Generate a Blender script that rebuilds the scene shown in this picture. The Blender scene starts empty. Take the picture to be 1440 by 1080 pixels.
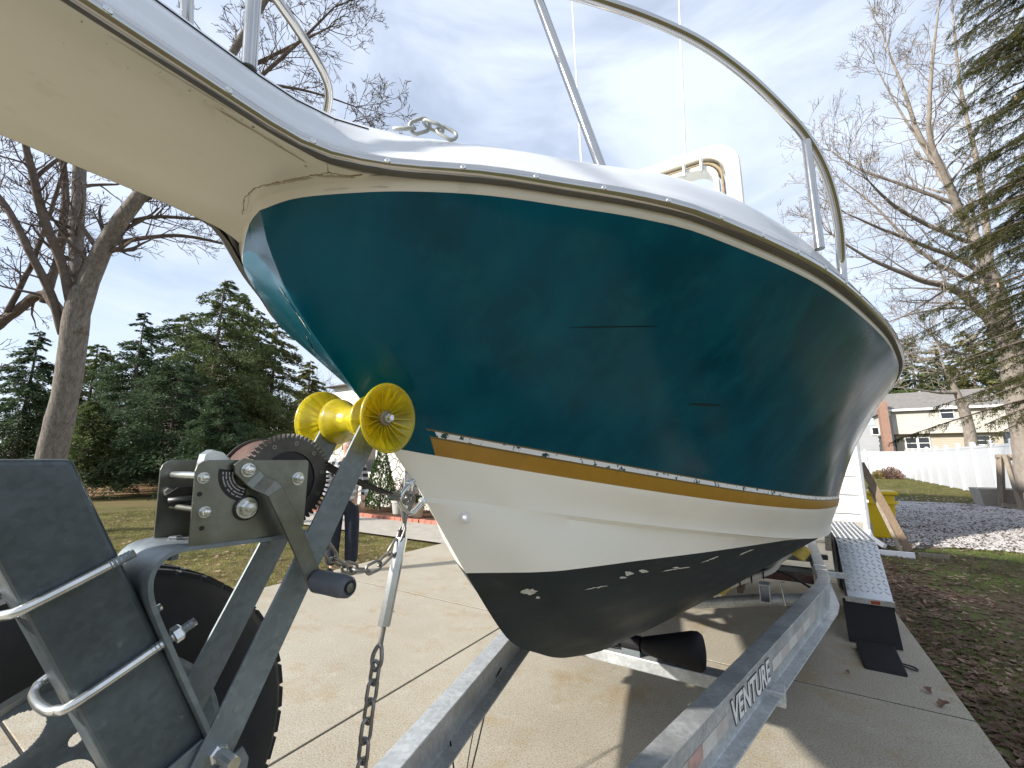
import bpy, bmesh, math, random
import numpy as np
from mathutils import Vector, Matrix
from mathutils.bvhtree import BVHTree
R = math.radians
V = Vector
random.seed(7)
rng = np.random.default_rng(7)
scene = bpy.context.scene
COL = scene.collection

# ------------------------------------------------------------------ camera
# world: +Y runs aft along boat, trailer and driveway; +X is the boat's port side; Z up; driveway top at z = 0
CAM = V((0.80, 0.07, 1.50)); YAW = R(32); PITCH = math.atan(105 / 600.0)
cd = bpy.data.cameras.new('camera'); cd.lens = 15.0; cd.sensor_width = 36.0
cd.clip_start = 0.02; cd.clip_end = 2000
cam = bpy.data.objects.new('camera', cd); COL.objects.link(cam)
cam.location = CAM; cam.rotation_euler = (R(90) + PITCH, 0, YAW)
scene.camera = cam
scene.render.resolution_x = 1024; scene.render.resolution_y = 768

# ------------------------------------------------------------------ sky, sun, exposure
SUN_EL = R(27); SUN_AZ = math.atan2(-0.57, -0.82)          # azimuth of the sun seen from +Y towards +X
world = bpy.data.worlds.new('World'); scene.world = world; world.use_nodes = True
wn = world.node_tree.nodes; wl = world.node_tree.links
for n in list(wn): wn.remove(n)
sky = wn.new('ShaderNodeTexSky'); sky.sky_type = 'NISHITA'; sky.sun_disc = False
sky.sun_elevation = SUN_EL; sky.sun_rotation = SUN_AZ
sky.air_density = 1.0; sky.dust_density = 1.0; sky.ozone_density = 1.5
tc = wn.new('ShaderNodeTexCoord')
mp = wn.new('ShaderNodeMapping'); mp.inputs['Scale'].default_value = (1.0, 1.6, 3.2); mp.inputs['Rotation'].default_value = (0.25, 0.1, 0.6)
nz = wn.new('ShaderNodeTexNoise'); nz.inputs['Scale'].default_value = 1.7; nz.inputs['Detail'].default_value = 7; nz.inputs['Roughness'].default_value = 0.56; nz.inputs['Distortion'].default_value = 0.5
cr = wn.new('ShaderNodeValToRGB')
cr.color_ramp.elements[0].position = 0.36; cr.color_ramp.elements[0].color = (0.50, 0.50, 0.50, 1)
cr.color_ramp.elements[1].position = 0.62; cr.color_ramp.elements[1].color = (1, 1, 1, 1)
mixc = wn.new('ShaderNodeMixRGB'); mixc.inputs['Color2'].default_value = (4.75, 5.3, 6.3, 1)
bg = wn.new('ShaderNodeBackground'); bg.inputs['Strength'].default_value = 0.085
wo = wn.new('ShaderNodeOutputWorld')
wl.new(tc.outputs['Generated'], mp.inputs['Vector']); wl.new(mp.outputs['Vector'], nz.inputs['Vector'])
wl.new(nz.outputs['Fac'], cr.inputs['Fac']); wl.new(cr.outputs['Color'], mixc.inputs['Fac'])
wl.new(sky.outputs['Color'], mixc.inputs['Color1']); wl.new(mixc.outputs['Color'], bg.inputs['Color'])
wl.new(bg.outputs['Background'], wo.inputs['Surface'])

sl = bpy.data.lights.new('sun', 'SUN'); sl.energy = 3.4; sl.angle = R(1.8); sl.color = (1.0, 0.95, 0.87)
sun = bpy.data.objects.new('sun', sl); COL.objects.link(sun)
sdir = V((math.sin(SUN_AZ) * math.cos(SUN_EL), math.cos(SUN_AZ) * math.cos(SUN_EL), math.sin(SUN_EL)))
sun.rotation_euler = sdir.to_track_quat('Z', 'Y').to_euler()
sun.location = sdir * 40
scene.view_settings.view_transform = 'Standard'; scene.view_settings.look = 'None'
scene.view_settings.exposure = 1.2; scene.view_settings.gamma = 1.0
scene.view_settings.use_curve_mapping = False
scene.render.engine = 'CYCLES'

# survey helpers: a sight line of the photograph, met with a plane or a depth, gives a place in the world
_f = V((-math.sin(YAW), math.cos(YAW), 0)); _r = V((math.cos(YAW), math.sin(YAW), 0)); _z = V((0, 0, 1))
_f3 = _f * math.cos(PITCH) + _z * math.sin(PITCH); _u3 = _z * math.cos(PITCH) - _f * math.sin(PITCH)
def sight(px, py): return _r * (px - 720) + _u3 * (540 - py) + _f3 * 600.0
def at(px, py, w): return CAM + sight(px, py) * (w / 600.0)
def onp(px, py, ax, v):
    d = sight(px, py); return CAM + d * ((v - CAM[ax]) / d[ax])

# ------------------------------------------------------------------ materials
def mat(name, col, rough=0.5, metal=0.0, var=0.12, scale=6.0, bump=0.0, bscale=60.0, col2=None, c2scale=3.0, c2lo=0.52, c2hi=0.62,
        spec=0.5, coat=0.0, stretch=(1, 1, 1), rvar=0.0, trans=0.0, ior=1.45, voro=None, sss=0.0, detail=6):
    m = bpy.data.materials.new(name); m.use_nodes = True
    nt = m.node_tree; N = nt.nodes; L = nt.links
    b = N['Principled BSDF']
    b.inputs['Metallic'].default_value = metal; b.inputs['Roughness'].default_value = rough
    b.inputs['Specular IOR Level'].default_value = spec; b.inputs['Coat Weight'].default_value = coat
    b.inputs['Coat Roughness'].default_value = 0.08
    b.inputs['Transmission Weight'].default_value = trans; b.inputs['IOR'].default_value = ior
    if sss:
        b.inputs['Subsurface Weight'].default_value = sss; b.inputs['Subsurface Radius'].default_value = (0.02, 0.015, 0.004); b.inputs['Subsurface Scale'].default_value = 1.0
    t = N.new('ShaderNodeTexCoord'); mpn = N.new('ShaderNodeMapping'); mpn.inputs['Scale'].default_value = stretch
    L.new(t.outputs['Object'], mpn.inputs['Vector'])
    n1 = N.new('ShaderNodeTexNoise'); n1.inputs['Scale'].default_value = scale; n1.inputs['Detail'].default_value = detail; n1.inputs['Roughness'].default_value = 0.62
    L.new(mpn.outputs['Vector'], n1.inputs['Vector'])
    r1 = N.new('ShaderNodeValToRGB'); r1.color_ramp.elements[0].position = 0.28; r1.color_ramp.elements[1].position = 0.72
    r1.color_ramp.elements[0].color = tuple(max(0, c * (1 - var)) for c in col) + (1,)
    r1.color_ramp.elements[1].color = tuple(min(1, c * (1 + var)) for c in col) + (1,)
    L.new(n1.outputs['Fac'], r1.inputs['Fac'])
    out = r1.outputs['Color']
    if voro:
        vs, amt = voro
        vn = N.new('ShaderNodeTexVoronoi'); vn.inputs['Scale'].default_value = vs; L.new(mpn.outputs['Vector'], vn.inputs['Vector'])
        hv = N.new('ShaderNodeSeparateColor'); L.new(vn.outputs['Color'], hv.inputs['Color'])
        ma = N.new('ShaderNodeMapRange'); ma.inputs['To Min'].default_value = 1 - amt; ma.inputs['To Max'].default_value = 1 + amt
        L.new(hv.outputs[0], ma.inputs['Value'])
        mu = N.new('ShaderNodeMixRGB'); mu.blend_type = 'MULTIPLY'; mu.inputs['Fac'].default_value = 1
        L.new(out, mu.inputs['Color1']); L.new(ma.outputs['Result'], mu.inputs['Color2']); out = mu.outputs['Color']
    if col2:
        n2 = N.new('ShaderNodeTexNoise'); n2.inputs['Scale'].default_value = c2scale; n2.inputs['Detail'].default_value = 8; n2.inputs['Roughness'].default_value = 0.65
        mp2 = N.new('ShaderNodeMapping'); mp2.inputs['Location'].default_value = (3.1, 7.7, 1.3); mp2.inputs['Scale'].default_value = stretch
        L.new(t.outputs['Object'], mp2.inputs['Vector']); L.new(mp2.outputs['Vector'], n2.inputs['Vector'])
        r2 = N.new('ShaderNodeValToRGB'); r2.color_ramp.elements[0].position = c2lo; r2.color_ramp.elements[1].position = c2hi
        L.new(n2.outputs['Fac'], r2.inputs['Fac'])
        mx = N.new('ShaderNodeMixRGB'); mx.inputs['Color2'].default_value = tuple(col2) + (1,)
        L.new(r2.outputs['Color'], mx.inputs['Fac']); L.new(out, mx.inputs['Color1']); out = mx.outputs['Color']
    L.new(out, b.inputs['Base Color'])
    if rvar:
        mr = N.new('ShaderNodeMapRange'); mr.inputs['To Min'].default_value = max(0.02, rough - rvar); mr.inputs['To Max'].default_value = rough + rvar
        mr.inputs['From Min'].default_value = 0.3; mr.inputs['From Max'].default_value = 0.7
        L.new(n1.outputs['Fac'], mr.inputs['Value']); L.new(mr.outputs['Result'], b.inputs['Roughness'])
    if bump:
        n3 = N.new('ShaderNodeTexNoise'); n3.inputs['Scale'].default_value = bscale; n3.inputs['Detail'].default_value = 4
        L.new(mpn.outputs['Vector'], n3.inputs['Vector'])
        bp = N.new('ShaderNodeBump'); bp.inputs['Strength'].default_value = bump; bp.inputs['Distance'].default_value = 0.01
        L.new(n3.outputs['Fac'], bp.inputs['Height']); L.new(bp.outputs['Normal'], b.inputs['Normal'])
    return m

M = {}
M['teal'] = mat('teal_gelcoat', (0.0, 0.066, 0.105), 0.17, var=0.35, spec=0.15, scale=2.6, stretch=(1.5, 1.5, 0.35), coat=0.02, rvar=0.08, col2=(0.003, 0.090, 0.125), c2scale=7, c2lo=0.5, c2hi=0.72, bump=0.012, bscale=7)
M['cream'] = mat('cream_gelcoat', (0.64, 0.61, 0.525), 0.35, var=0.07, scale=2.5, coat=0.15, col2=(0.50, 0.45, 0.35), c2scale=11, c2lo=0.58, c2hi=0.80)
M['white'] = mat('white_gelcoat', (0.88, 0.86, 0.79), 0.32, var=0.02, scale=3, coat=0.15, col2=(0.84, 0.81, 0.73), c2scale=2, c2lo=0.55, c2hi=0.75)
M['deckw'] = mat('deck_gelcoat', (0.66, 0.675, 0.70), 0.3, var=0.04, scale=4, coat=0.2, col2=(0.57, 0.58, 0.59), c2scale=6, c2lo=0.55, c2hi=0.8)
M['nonskid'] = mat('nonskid_deck', (0.70, 0.71, 0.72), 0.6, var=0.05, bump=0.3, bscale=220)
M['gold'] = mat('gold_stripe', (0.36, 0.19, 0.022), 0.35, var=0.1, scale=12, col2=(0.28, 0.15, 0.03), c2scale=30, c2lo=0.6, c2hi=0.7)
M['browns'] = mat('brown_pinstripe', (0.16, 0.11, 0.035), 0.4)
M['worn'] = mat('worn_white_stripe', (0.76, 0.76, 0.74), 0.4, var=0.05, col2=(0.012, 0.06, 0.07), c2scale=38, c2lo=0.57, c2hi=0.59)
M['bottom'] = mat('bottom_paint', (0.007, 0.016, 0.018), 0.55, var=0.6, scale=5, stretch=(1, 0.6, 2.0), rvar=0.15, col2=(0.030, 0.045, 0.045), c2scale=9, c2lo=0.56, c2hi=0.8)
M['chip'] = mat('bare_chip', (0.5, 0.49, 0.43), 0.7, var=0.2, scale=80)
M['scratch'] = mat('dark_scratch', (0.006, 0.012, 0.014), 0.7)
M['steel'] = mat('stainless', (0.46, 0.45, 0.43), 0.13, metal=1.0, var=0.06, scale=20, rvar=0.05)
M['galv'] = mat('galvanized', (0.50, 0.52, 0.525), 0.48, metal=0.5, var=0.16, scale=7, voro=(70, 0.13), rvar=0.1, col2=(0.33, 0.34, 0.34), c2scale=5, c2lo=0.5, c2hi=0.8)
M['galvd'] = mat('galvanized_weathered', (0.20, 0.23, 0.245), 0.5, metal=0.5, var=0.16, scale=9, voro=(90, 0.10), rvar=0.1, col2=(0.29, 0.31, 0.31), c2scale=22, c2lo=0.62, c2hi=0.72, bump=0.05, bscale=40)
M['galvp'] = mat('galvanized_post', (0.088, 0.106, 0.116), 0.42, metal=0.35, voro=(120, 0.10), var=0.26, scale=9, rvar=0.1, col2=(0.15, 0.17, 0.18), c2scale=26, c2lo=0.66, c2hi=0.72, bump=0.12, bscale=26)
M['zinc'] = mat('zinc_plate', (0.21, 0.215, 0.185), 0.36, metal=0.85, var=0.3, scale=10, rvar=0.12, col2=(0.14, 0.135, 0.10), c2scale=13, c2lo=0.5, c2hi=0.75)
M['bright'] = mat('bright_zinc', (0.62, 0.63, 0.62), 0.27, metal=0.9, var=0.15, scale=40)
M['gear'] = mat('gear_steel', (0.085, 0.08, 0.072), 0.42, metal=0.7, var=0.3, scale=30)
M['rust'] = mat('rusty_webbing', (0.085, 0.042, 0.03), 0.75, var=0.35, scale=30, col2=(0.10, 0.07, 0.06), c2scale=18)
M['black'] = mat('black_rubber', (0.006, 0.006, 0.007), 0.75, var=0.3, scale=20)
M['tire'] = mat('tyre_rubber', (0.018, 0.019, 0.021), 0.7, var=0.25, scale=14, bump=0.06, bscale=90, col2=(0.035, 0.036, 0.036), c2scale=8, c2lo=0.5, c2hi=0.8)
M['grip'] = mat('grey_grip', (0.085, 0.095, 0.11), 0.55, var=0.15, scale=60)
M['label'] = mat('label_black', (0.01, 0.01, 0.01), 0.4)
M['print'] = mat('label_print', (0.42, 0.42, 0.40), 0.5)
M['yellow'] = mat('amber_polyurethane', (0.82, 0.66, 0.02), 0.27, var=0.28, scale=30, trans=0.6, ior=1.48, sss=0.25)
M['chain'] = mat('chain_steel', (0.26, 0.25, 0.235), 0.45, metal=0.8, var=0.3, scale=50)
M['chaing'] = mat('chain_galvanized', (0.42, 0.43, 0.40), 0.55, metal=0.5, var=0.2, scale=60)
M['strap'] = mat('black_webbing', (0.014, 0.014, 0.015), 0.85, bump=0.3, bscale=500)
M['letter'] = mat('letter_white', (0.78, 0.78, 0.76), 0.45, var=0.08, scale=40)
M['tapew'] = mat('tape_white', (0.62, 0.60, 0.55), 0.4, var=0.12, scale=30)
M['taper'] = mat('tape_red_faded', (0.46, 0.30, 0.26), 0.45, var=0.3, scale=25)
M['tapeg'] = mat('tape_faded', (0.50, 0.46, 0.42), 0.45, var=0.15, scale=25)
M['pad'] = mat('yellow_roller', (0.55, 0.43, 0.10), 0.45, var=0.2, scale=20)
M['pvc'] = mat('pvc_pipe', (0.56, 0.55, 0.50), 0.5, var=0.1, scale=10)
M['concrete'] = None
M['lens'] = mat('hatch_lens', (0.32, 0.36, 0.33), 0.2, var=0.1, scale=6)
M['glass'] = mat('window_glass', (0.02, 0.025, 0.03), 0.05, var=0.2, scale=2, coat=0.6)
M['antenna'] = mat('antenna_white', (0.85, 0.85, 0.85), 0.4)
M['joint'] = mat('joint_dirt', (0.035, 0.03, 0.024), 0.95, var=0.5, scale=9)
M['railbase'] = mat('rail_vinyl', (0.10, 0.095, 0.085), 0.5, var=0.2)
M['grime'] = mat('yellowed_grime', (0.44, 0.385, 0.29), 0.8, var=0.25, scale=60)
M['caulk'] = mat('old_caulk', (0.30, 0.24, 0.15), 0.8, var=0.3, scale=50)

# concrete: warm slabs with speckle, stains and faint drying marks
def concrete():
    m = bpy.data.materials.new('driveway_concrete'); m.use_nodes = True
    nt = m.node_tree; N = nt.nodes; L = nt.links; b = N['Principled BSDF']; b.inputs['Roughness'].default_value = 0.85; b.inputs['Specular IOR Level'].default_value = 0.25
    t = N.new('ShaderNodeTexCoord')
    def noise(s, d=6, r=0.6, loc=(0, 0, 0)):
        mpn = N.new('ShaderNodeMapping'); mpn.inputs['Location'].default_value = loc; L.new(t.outputs['Object'], mpn.inputs['Vector'])
        n = N.new('ShaderNodeTexNoise'); n.inputs['Scale'].default_value = s; n.inputs['Detail'].default_value = d; n.inputs['Roughness'].default_value = r
        L.new(mpn.outputs['Vector'], n.inputs['Vector']); return n.outputs['Fac']
    def ramp(fac, p0, c0, p1, c1):
        r = N.new('ShaderNodeValToRGB'); r.color_ramp.elements[0].position = p0; r.color_ramp.elements[1].position = p1
        r.color_ramp.elements[0].color = c0 + (1,); r.color_ramp.elements[1].color = c1 + (1,); L.new(fac, r.inputs['Fac']); return r.outputs['Color']
    def mix(fac, a, c, mode='MIX'):
        x = N.new('ShaderNodeMixRGB'); x.blend_type = mode
        if hasattr(fac, 'links'): L.new(fac, x.inputs['Fac'])
        else: x.inputs['Fac'].default_value = fac
        L.new(a, x.inputs['Color1'])
        if hasattr(c, 'links'): L.new(c, x.inputs['Color2'])
        else: x.inputs['Color2'].default_value = c + (1,)
        return x.outputs['Color']
    base = ramp(noise(0.9, 8, 0.65), 0.25, (0.345, 0.305, 0.235), 0.75, (0.46, 0.42, 0.34))
    st = ramp(noise(1.9, 9, 0.72, (4, 2, 0)), 0.52, (0, 0, 0), 0.72, (1, 1, 1))
    c = mix(st, base, (0.35, 0.26, 0.145))
    pale = ramp(noise(5.5, 8, 0.7, (9, 1, 0)), 0.55, (0, 0, 0), 0.85, (1, 1, 1)); c = mix(pale, c, (0.50, 0.465, 0.385))
    sp = ramp(noise(110, 3, 0.6), 0.32, (0.42, 0.41, 0.39), 0.55, (1.05, 1.05, 1.05)); c = mix(0.75, c, sp, 'MULTIPLY')
    sp2 = ramp(noise(45, 3, 0.6, (1, 5, 0)), 0.28, (0.7, 0.68, 0.64), 0.42, (1, 1, 1)); c = mix(0.6, c, sp2, 'MULTIPLY')
    dk = ramp(noise(3.2, 10, 0.75, (2, 9, 0)), 0.60, (0, 0, 0), 0.70, (1, 1, 1)); c = mix(dk, c, (0.27, 0.235, 0.18))
    L.new(c, b.inputs['Base Color'])
    bp = N.new('ShaderNodeBump'); bp.inputs['Strength'].default_value = 0.35; bp.inputs['Distance'].default_value = 0.004
    L.new(noise(190, 4), bp.inputs['Height']); L.new(bp.outputs['Normal'], b.inputs['Normal'])
    return m
M['concrete'] = concrete()
M['lawn'] = mat('lawn_ground', (0.105, 0.098, 0.035), 0.95, var=0.4, scale=1.1, col2=(0.17, 0.125, 0.06), c2scale=0.55, c2lo=0.42, c2hi=0.64, bump=0.6, bscale=50, spec=0.1, detail=10)
M['lawnr'] = mat('right_lawn_soil', (0.10, 0.115, 0.042), 0.95, var=0.5, scale=2.5, col2=(0.13, 0.088, 0.060), c2scale=0.9, c2lo=0.44, c2hi=0.58, bump=0.8, bscale=60, spec=0.1, detail=10)
M['mulch'] = mat('mulch', (0.085, 0.048, 0.03), 0.95, var=0.6, scale=25, bump=1.0, bscale=60, spec=0.1)
M['litter'] = mat('leaf_litter', (0.30, 0.19, 0.11), 0.95, var=0.5, scale=6, bump=1.0, bscale=30, spec=0.1)
M['gravel'] = mat('gravel_bed', (0.46, 0.445, 0.45), 0.95, var=0.45, scale=14, col2=(0.12, 0.09, 0.075), c2scale=1.1, c2lo=0.50, c2hi=0.66, bump=1.0, bscale=30, spec=0.1, detail=12)
M['gravell'] = mat('pale_gravel', (0.50, 0.44, 0.38), 0.95, var=0.4, scale=9, col2=(0.30, 0.17, 0.10), c2scale=3, c2lo=0.55, c2hi=0.7, bump=1.0, bscale=40, spec=0.1, detail=12)
M['walk'] = mat('walkway_concrete', (0.36, 0.33, 0.28), 0.9, var=0.15, scale=4, bump=0.2)
M['stonegrey'] = mat('grey_stone', (0.50, 0.48, 0.47), 0.9, var=0.3, scale=4)
M['brick'] = mat('edging_brick', (0.42, 0.16, 0.11), 0.85, var=0.25, scale=3)
M['bark'] = mat('tree_bark', (0.185, 0.165, 0.145), 0.95, var=0.4, scale=7, stretch=(2.5, 2.5, 0.7), bump=1.0, bscale=22, spec=0.15, col2=(0.115, 0.10, 0.088), c2scale=14, c2lo=0.5, c2hi=0.64)
M['barkd'] = mat('branch_bark', (0.125, 0.10, 0.085), 0.95, var=0.3, scale=9, bump=0.5, bscale=30, spec=0.15)
M['barkr'] = mat('pale_bark', (0.27, 0.235, 0.20), 0.95, var=0.25, scale=6, stretch=(2, 2, 0.8), bump=0.7, bscale=20, spec=0.15)
def leafm(name, col, var=0.45):
    m = mat(name, col, 0.6, var=var, scale=1.3, spec=0.25, voro=(3.5, 0.35))
    N = m.node_tree.nodes; L = m.node_tree.links; b = N['Principled BSDF']; t = N.new('ShaderNodeBsdfTranslucent'); x = N.new('ShaderNodeMixShader'); x.inputs['Fac'].default_value = 0.38
    src = b.inputs['Base Color'].links[0].from_socket; L.new(src, t.inputs['Color'])          # thin leaves let light through
    L.new(b.outputs[0], x.inputs[1]); L.new(t.outputs[0], x.inputs[2]); L.new(x.outputs[0], N['Material Output'].inputs['Surface']); return m
M['ever'] = leafm('evergreen_dark', (0.062, 0.095, 0.045))
M['ever2'] = leafm('evergreen_mid', (0.10, 0.13, 0.045))
M['ever3'] = leafm('evergreen_olive', (0.15, 0.155, 0.055))
M['spruce'] = leafm('spruce_needles', (0.075, 0.078, 0.026))
M['shrub'] = leafm('shrub_green', (0.06, 0.10, 0.03))
M['grass'] = leafm('grass_blade', (0.15, 0.16, 0.05), 0.5)
M['grassd'] = leafm('dry_grass_blade', (0.30, 0.25, 0.11), 0.4)
M['grassg'] = leafm('green_grass_blade', (0.17, 0.23, 0.06), 0.5)
M['leaf'] = leafm('fallen_leaf_brown', (0.21, 0.13, 0.095), 0.5)
M['leaf2'] = leafm('fallen_leaf_tan', (0.40, 0.28, 0.21), 0.4)
M['vinyl'] = mat('white_vinyl', (0.56, 0.57, 0.59), 0.4, var=0.03)
M['trim'] = mat('white_trim', (0.78, 0.78, 0.78), 0.5, var=0.04)
M['wood'] = mat('weathered_wood', (0.24, 0.20, 0.155), 0.9, var=0.25, scale=5, stretch=(6, 6, 0.8))
M['woodb'] = mat('brown_board', (0.17, 0.12, 0.08), 0.85, var=0.25, scale=5, stretch=(8, 8, 0.8))
M['bin'] = mat('bin_yellow', (0.68, 0.46, 0.01), 0.4, var=0.05)
M['terra'] = mat('tan_pot', (0.50, 0.36, 0.24), 0.8, var=0.15, scale=8)
M['denim'] = mat('dark_denim', (0.014, 0.017, 0.030), 0.9, var=0.35, scale=12)
M['tee'] = mat('navy_tee', (0.012, 0.013, 0.022), 0.9)
M['skin'] = mat('skin', (0.46, 0.29, 0.21), 0.5, var=0.08)
M['hair'] = mat('hair', (0.06, 0.045, 0.035), 0.7)
M['plate'] = mat('tread_plate', (0.50, 0.51, 0.515), 0.28, metal=0.9, var=0.12, scale=10, rvar=0.08)
M['carpaint'] = mat('car_paint', (0.02, 0.035, 0.065), 0.25, coat=0.6)
M['blue'] = mat('blue_plastic', (0.02, 0.09, 0.25), 0.5)
M['amber'] = mat('amber_marker', (0.30, 0.06, 0.02), 0.3)
M['roof'] = mat('roof_shingle', (0.20, 0.185, 0.17), 0.95, var=0.3, scale=3, stretch=(1, 1, 4), bump=0.5, bscale=12)

def banded(name, col, period, axis='Z', dark=0.6, rough=0.6, var=0.05, rows=None):
    """siding with lapped courses: relief by bump, far too fine to count"""
    m = mat(name, col, rough, var=var, scale=0.8)
    nt = m.node_tree; N = nt.nodes; L = nt.links; b = N['Principled BSDF']
    t = N.new('ShaderNodeTexCoord'); s = N.new('ShaderNodeSeparateXYZ'); L.new(t.outputs['Object'], s.inputs['Vector'])
    d = N.new('ShaderNodeMath'); d.operation = 'DIVIDE'; d.inputs[1].default_value = period; L.new(s.outputs[axis], d.inputs[0])
    f = N.new('ShaderNodeMath'); f.operation = 'FRACT'; L.new(d.outputs[0], f.inputs[0])
    bp = N.new('ShaderNodeBump'); bp.inputs['Strength'].default_value = 0.9; bp.inputs['Distance'].default_value = 0.03; bp.invert = True
    L.new(f.outputs[0], bp.inputs['Height']); L.new(bp.outputs['Normal'], b.inputs['Normal'])
    return m
M['siding'] = banded('white_siding', (0.76, 0.76, 0.76), 0.12)
M['beige'] = banded('beige_siding', (0.50, 0.475, 0.41), 0.16)
M['beiged'] = banded('tan_siding', (0.42, 0.375, 0.295), 0.16)
M['greys'] = banded('grey_siding', (0.34, 0.35, 0.36), 0.16)
def brickm():
    m = mat('chimney_brick', (0.4, 0.17, 0.09), 0.9); N = m.node_tree.nodes; L = m.node_tree.links; b = N['Principled BSDF']
    t = N.new('ShaderNodeTexCoord'); mp_ = N.new('ShaderNodeMapping'); mp_.inputs['Rotation'].default_value = (R(90), 0, 0)
    k = N.new('ShaderNodeTexBrick'); k.inputs['Scale'].default_value = 2.2; k.inputs['Color1'].default_value = (0.27, 0.125, 0.075, 1); k.inputs['Color2'].default_value = (0.21, 0.10, 0.065, 1); k.inputs['Mortar'].default_value = (0.42, 0.38, 0.33, 1)
    L.new(t.outputs['Object'], mp_.inputs['Vector']); L.new(mp_.outputs['Vector'], k.inputs['Vector']); L.new(k.outputs['Color'], b.inputs['Base Color']); return m
M['chim'] = brickm()
def stonem():
    m = mat('stone_veneer', (0.5, 0.48, 0.44), 0.9); N = m.node_tree.nodes; L = m.node_tree.links; b = N['Principled BSDF']
    t = N.new('ShaderNodeTexCoord'); v = N.new('ShaderNodeTexVoronoi'); v.feature = 'DISTANCE_TO_EDGE'; v.inputs['Scale'].default_value = 3.6; v.inputs['Randomness'].default_value = 1
    L.new(t.outputs['Object'], v.inputs['Vector'])
    r = N.new('ShaderNodeValToRGB'); r.color_ramp.elements[0].position = 0.02; r.color_ramp.elements[0].color = (0.20, 0.18, 0.15, 1); r.color_ramp.elements[1].position = 0.06; r.color_ramp.elements[1].color = (0.62, 0.60, 0.55, 1)
    L.new(v.outputs['Distance'], r.inputs['Fac']); L.new(r.outputs['Color'], b.inputs['Base Color'])
    bp = N.new('ShaderNodeBump'); bp.inputs['Distance'].default_value = 0.05; L.new(r.outputs['Color'], bp.inputs['Height']); L.new(bp.outputs['Normal'], b.inputs['Normal']); return m
M['stone'] = stonem()
def plaidm():
    m = mat('plaid_cloth', (0.1, 0.1, 0.11), 0.9); N = m.node_tree.nodes; L = m.node_tree.links; b = N['Principled BSDF']
    t = N.new('ShaderNodeTexCoord'); s = N.new('ShaderNodeSeparateXYZ'); L.new(t.outputs['Object'], s.inputs['Vector'])
    outs = []
    for ax in ('X', 'Z'):
        d = N.new('ShaderNodeMath'); d.operation = 'MULTIPLY'; d.inputs[1].default_value = 12.0; L.new(s.outputs[ax], d.inputs[0])
        f = N.new('ShaderNodeMath'); f.operation = 'FRACT'; L.new(d.outputs[0], f.inputs[0])
        g = N.new('ShaderNodeMath'); g.operation = 'GREATER_THAN'; g.inputs[1].default_value = 0.55; L.new(f.outputs[0], g.inputs[0]); outs.append(g)
    a = N.new('ShaderNodeMath'); a.operation = 'ADD'; L.new(outs[0].outputs[0], a.inputs[0]); L.new(outs[1].outputs[0], a.inputs[1])
    h = N.new('ShaderNodeMath'); h.operation = 'MULTIPLY'; h.inputs[1].default_value = 0.5; L.new(a.outputs[0], h.inputs[0])
    r = N.new('ShaderNodeValToRGB'); r.color_ramp.elements[0].color = (0.015, 0.015, 0.018, 1); r.color_ramp.elements[1].color = (0.55, 0.55, 0.56, 1)
    L.new(h.outputs[0], r.inputs['Fac']); L.new(r.outputs['Color'], b.inputs['Base Color']); return m
M['plaid'] = plaidm()

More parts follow.
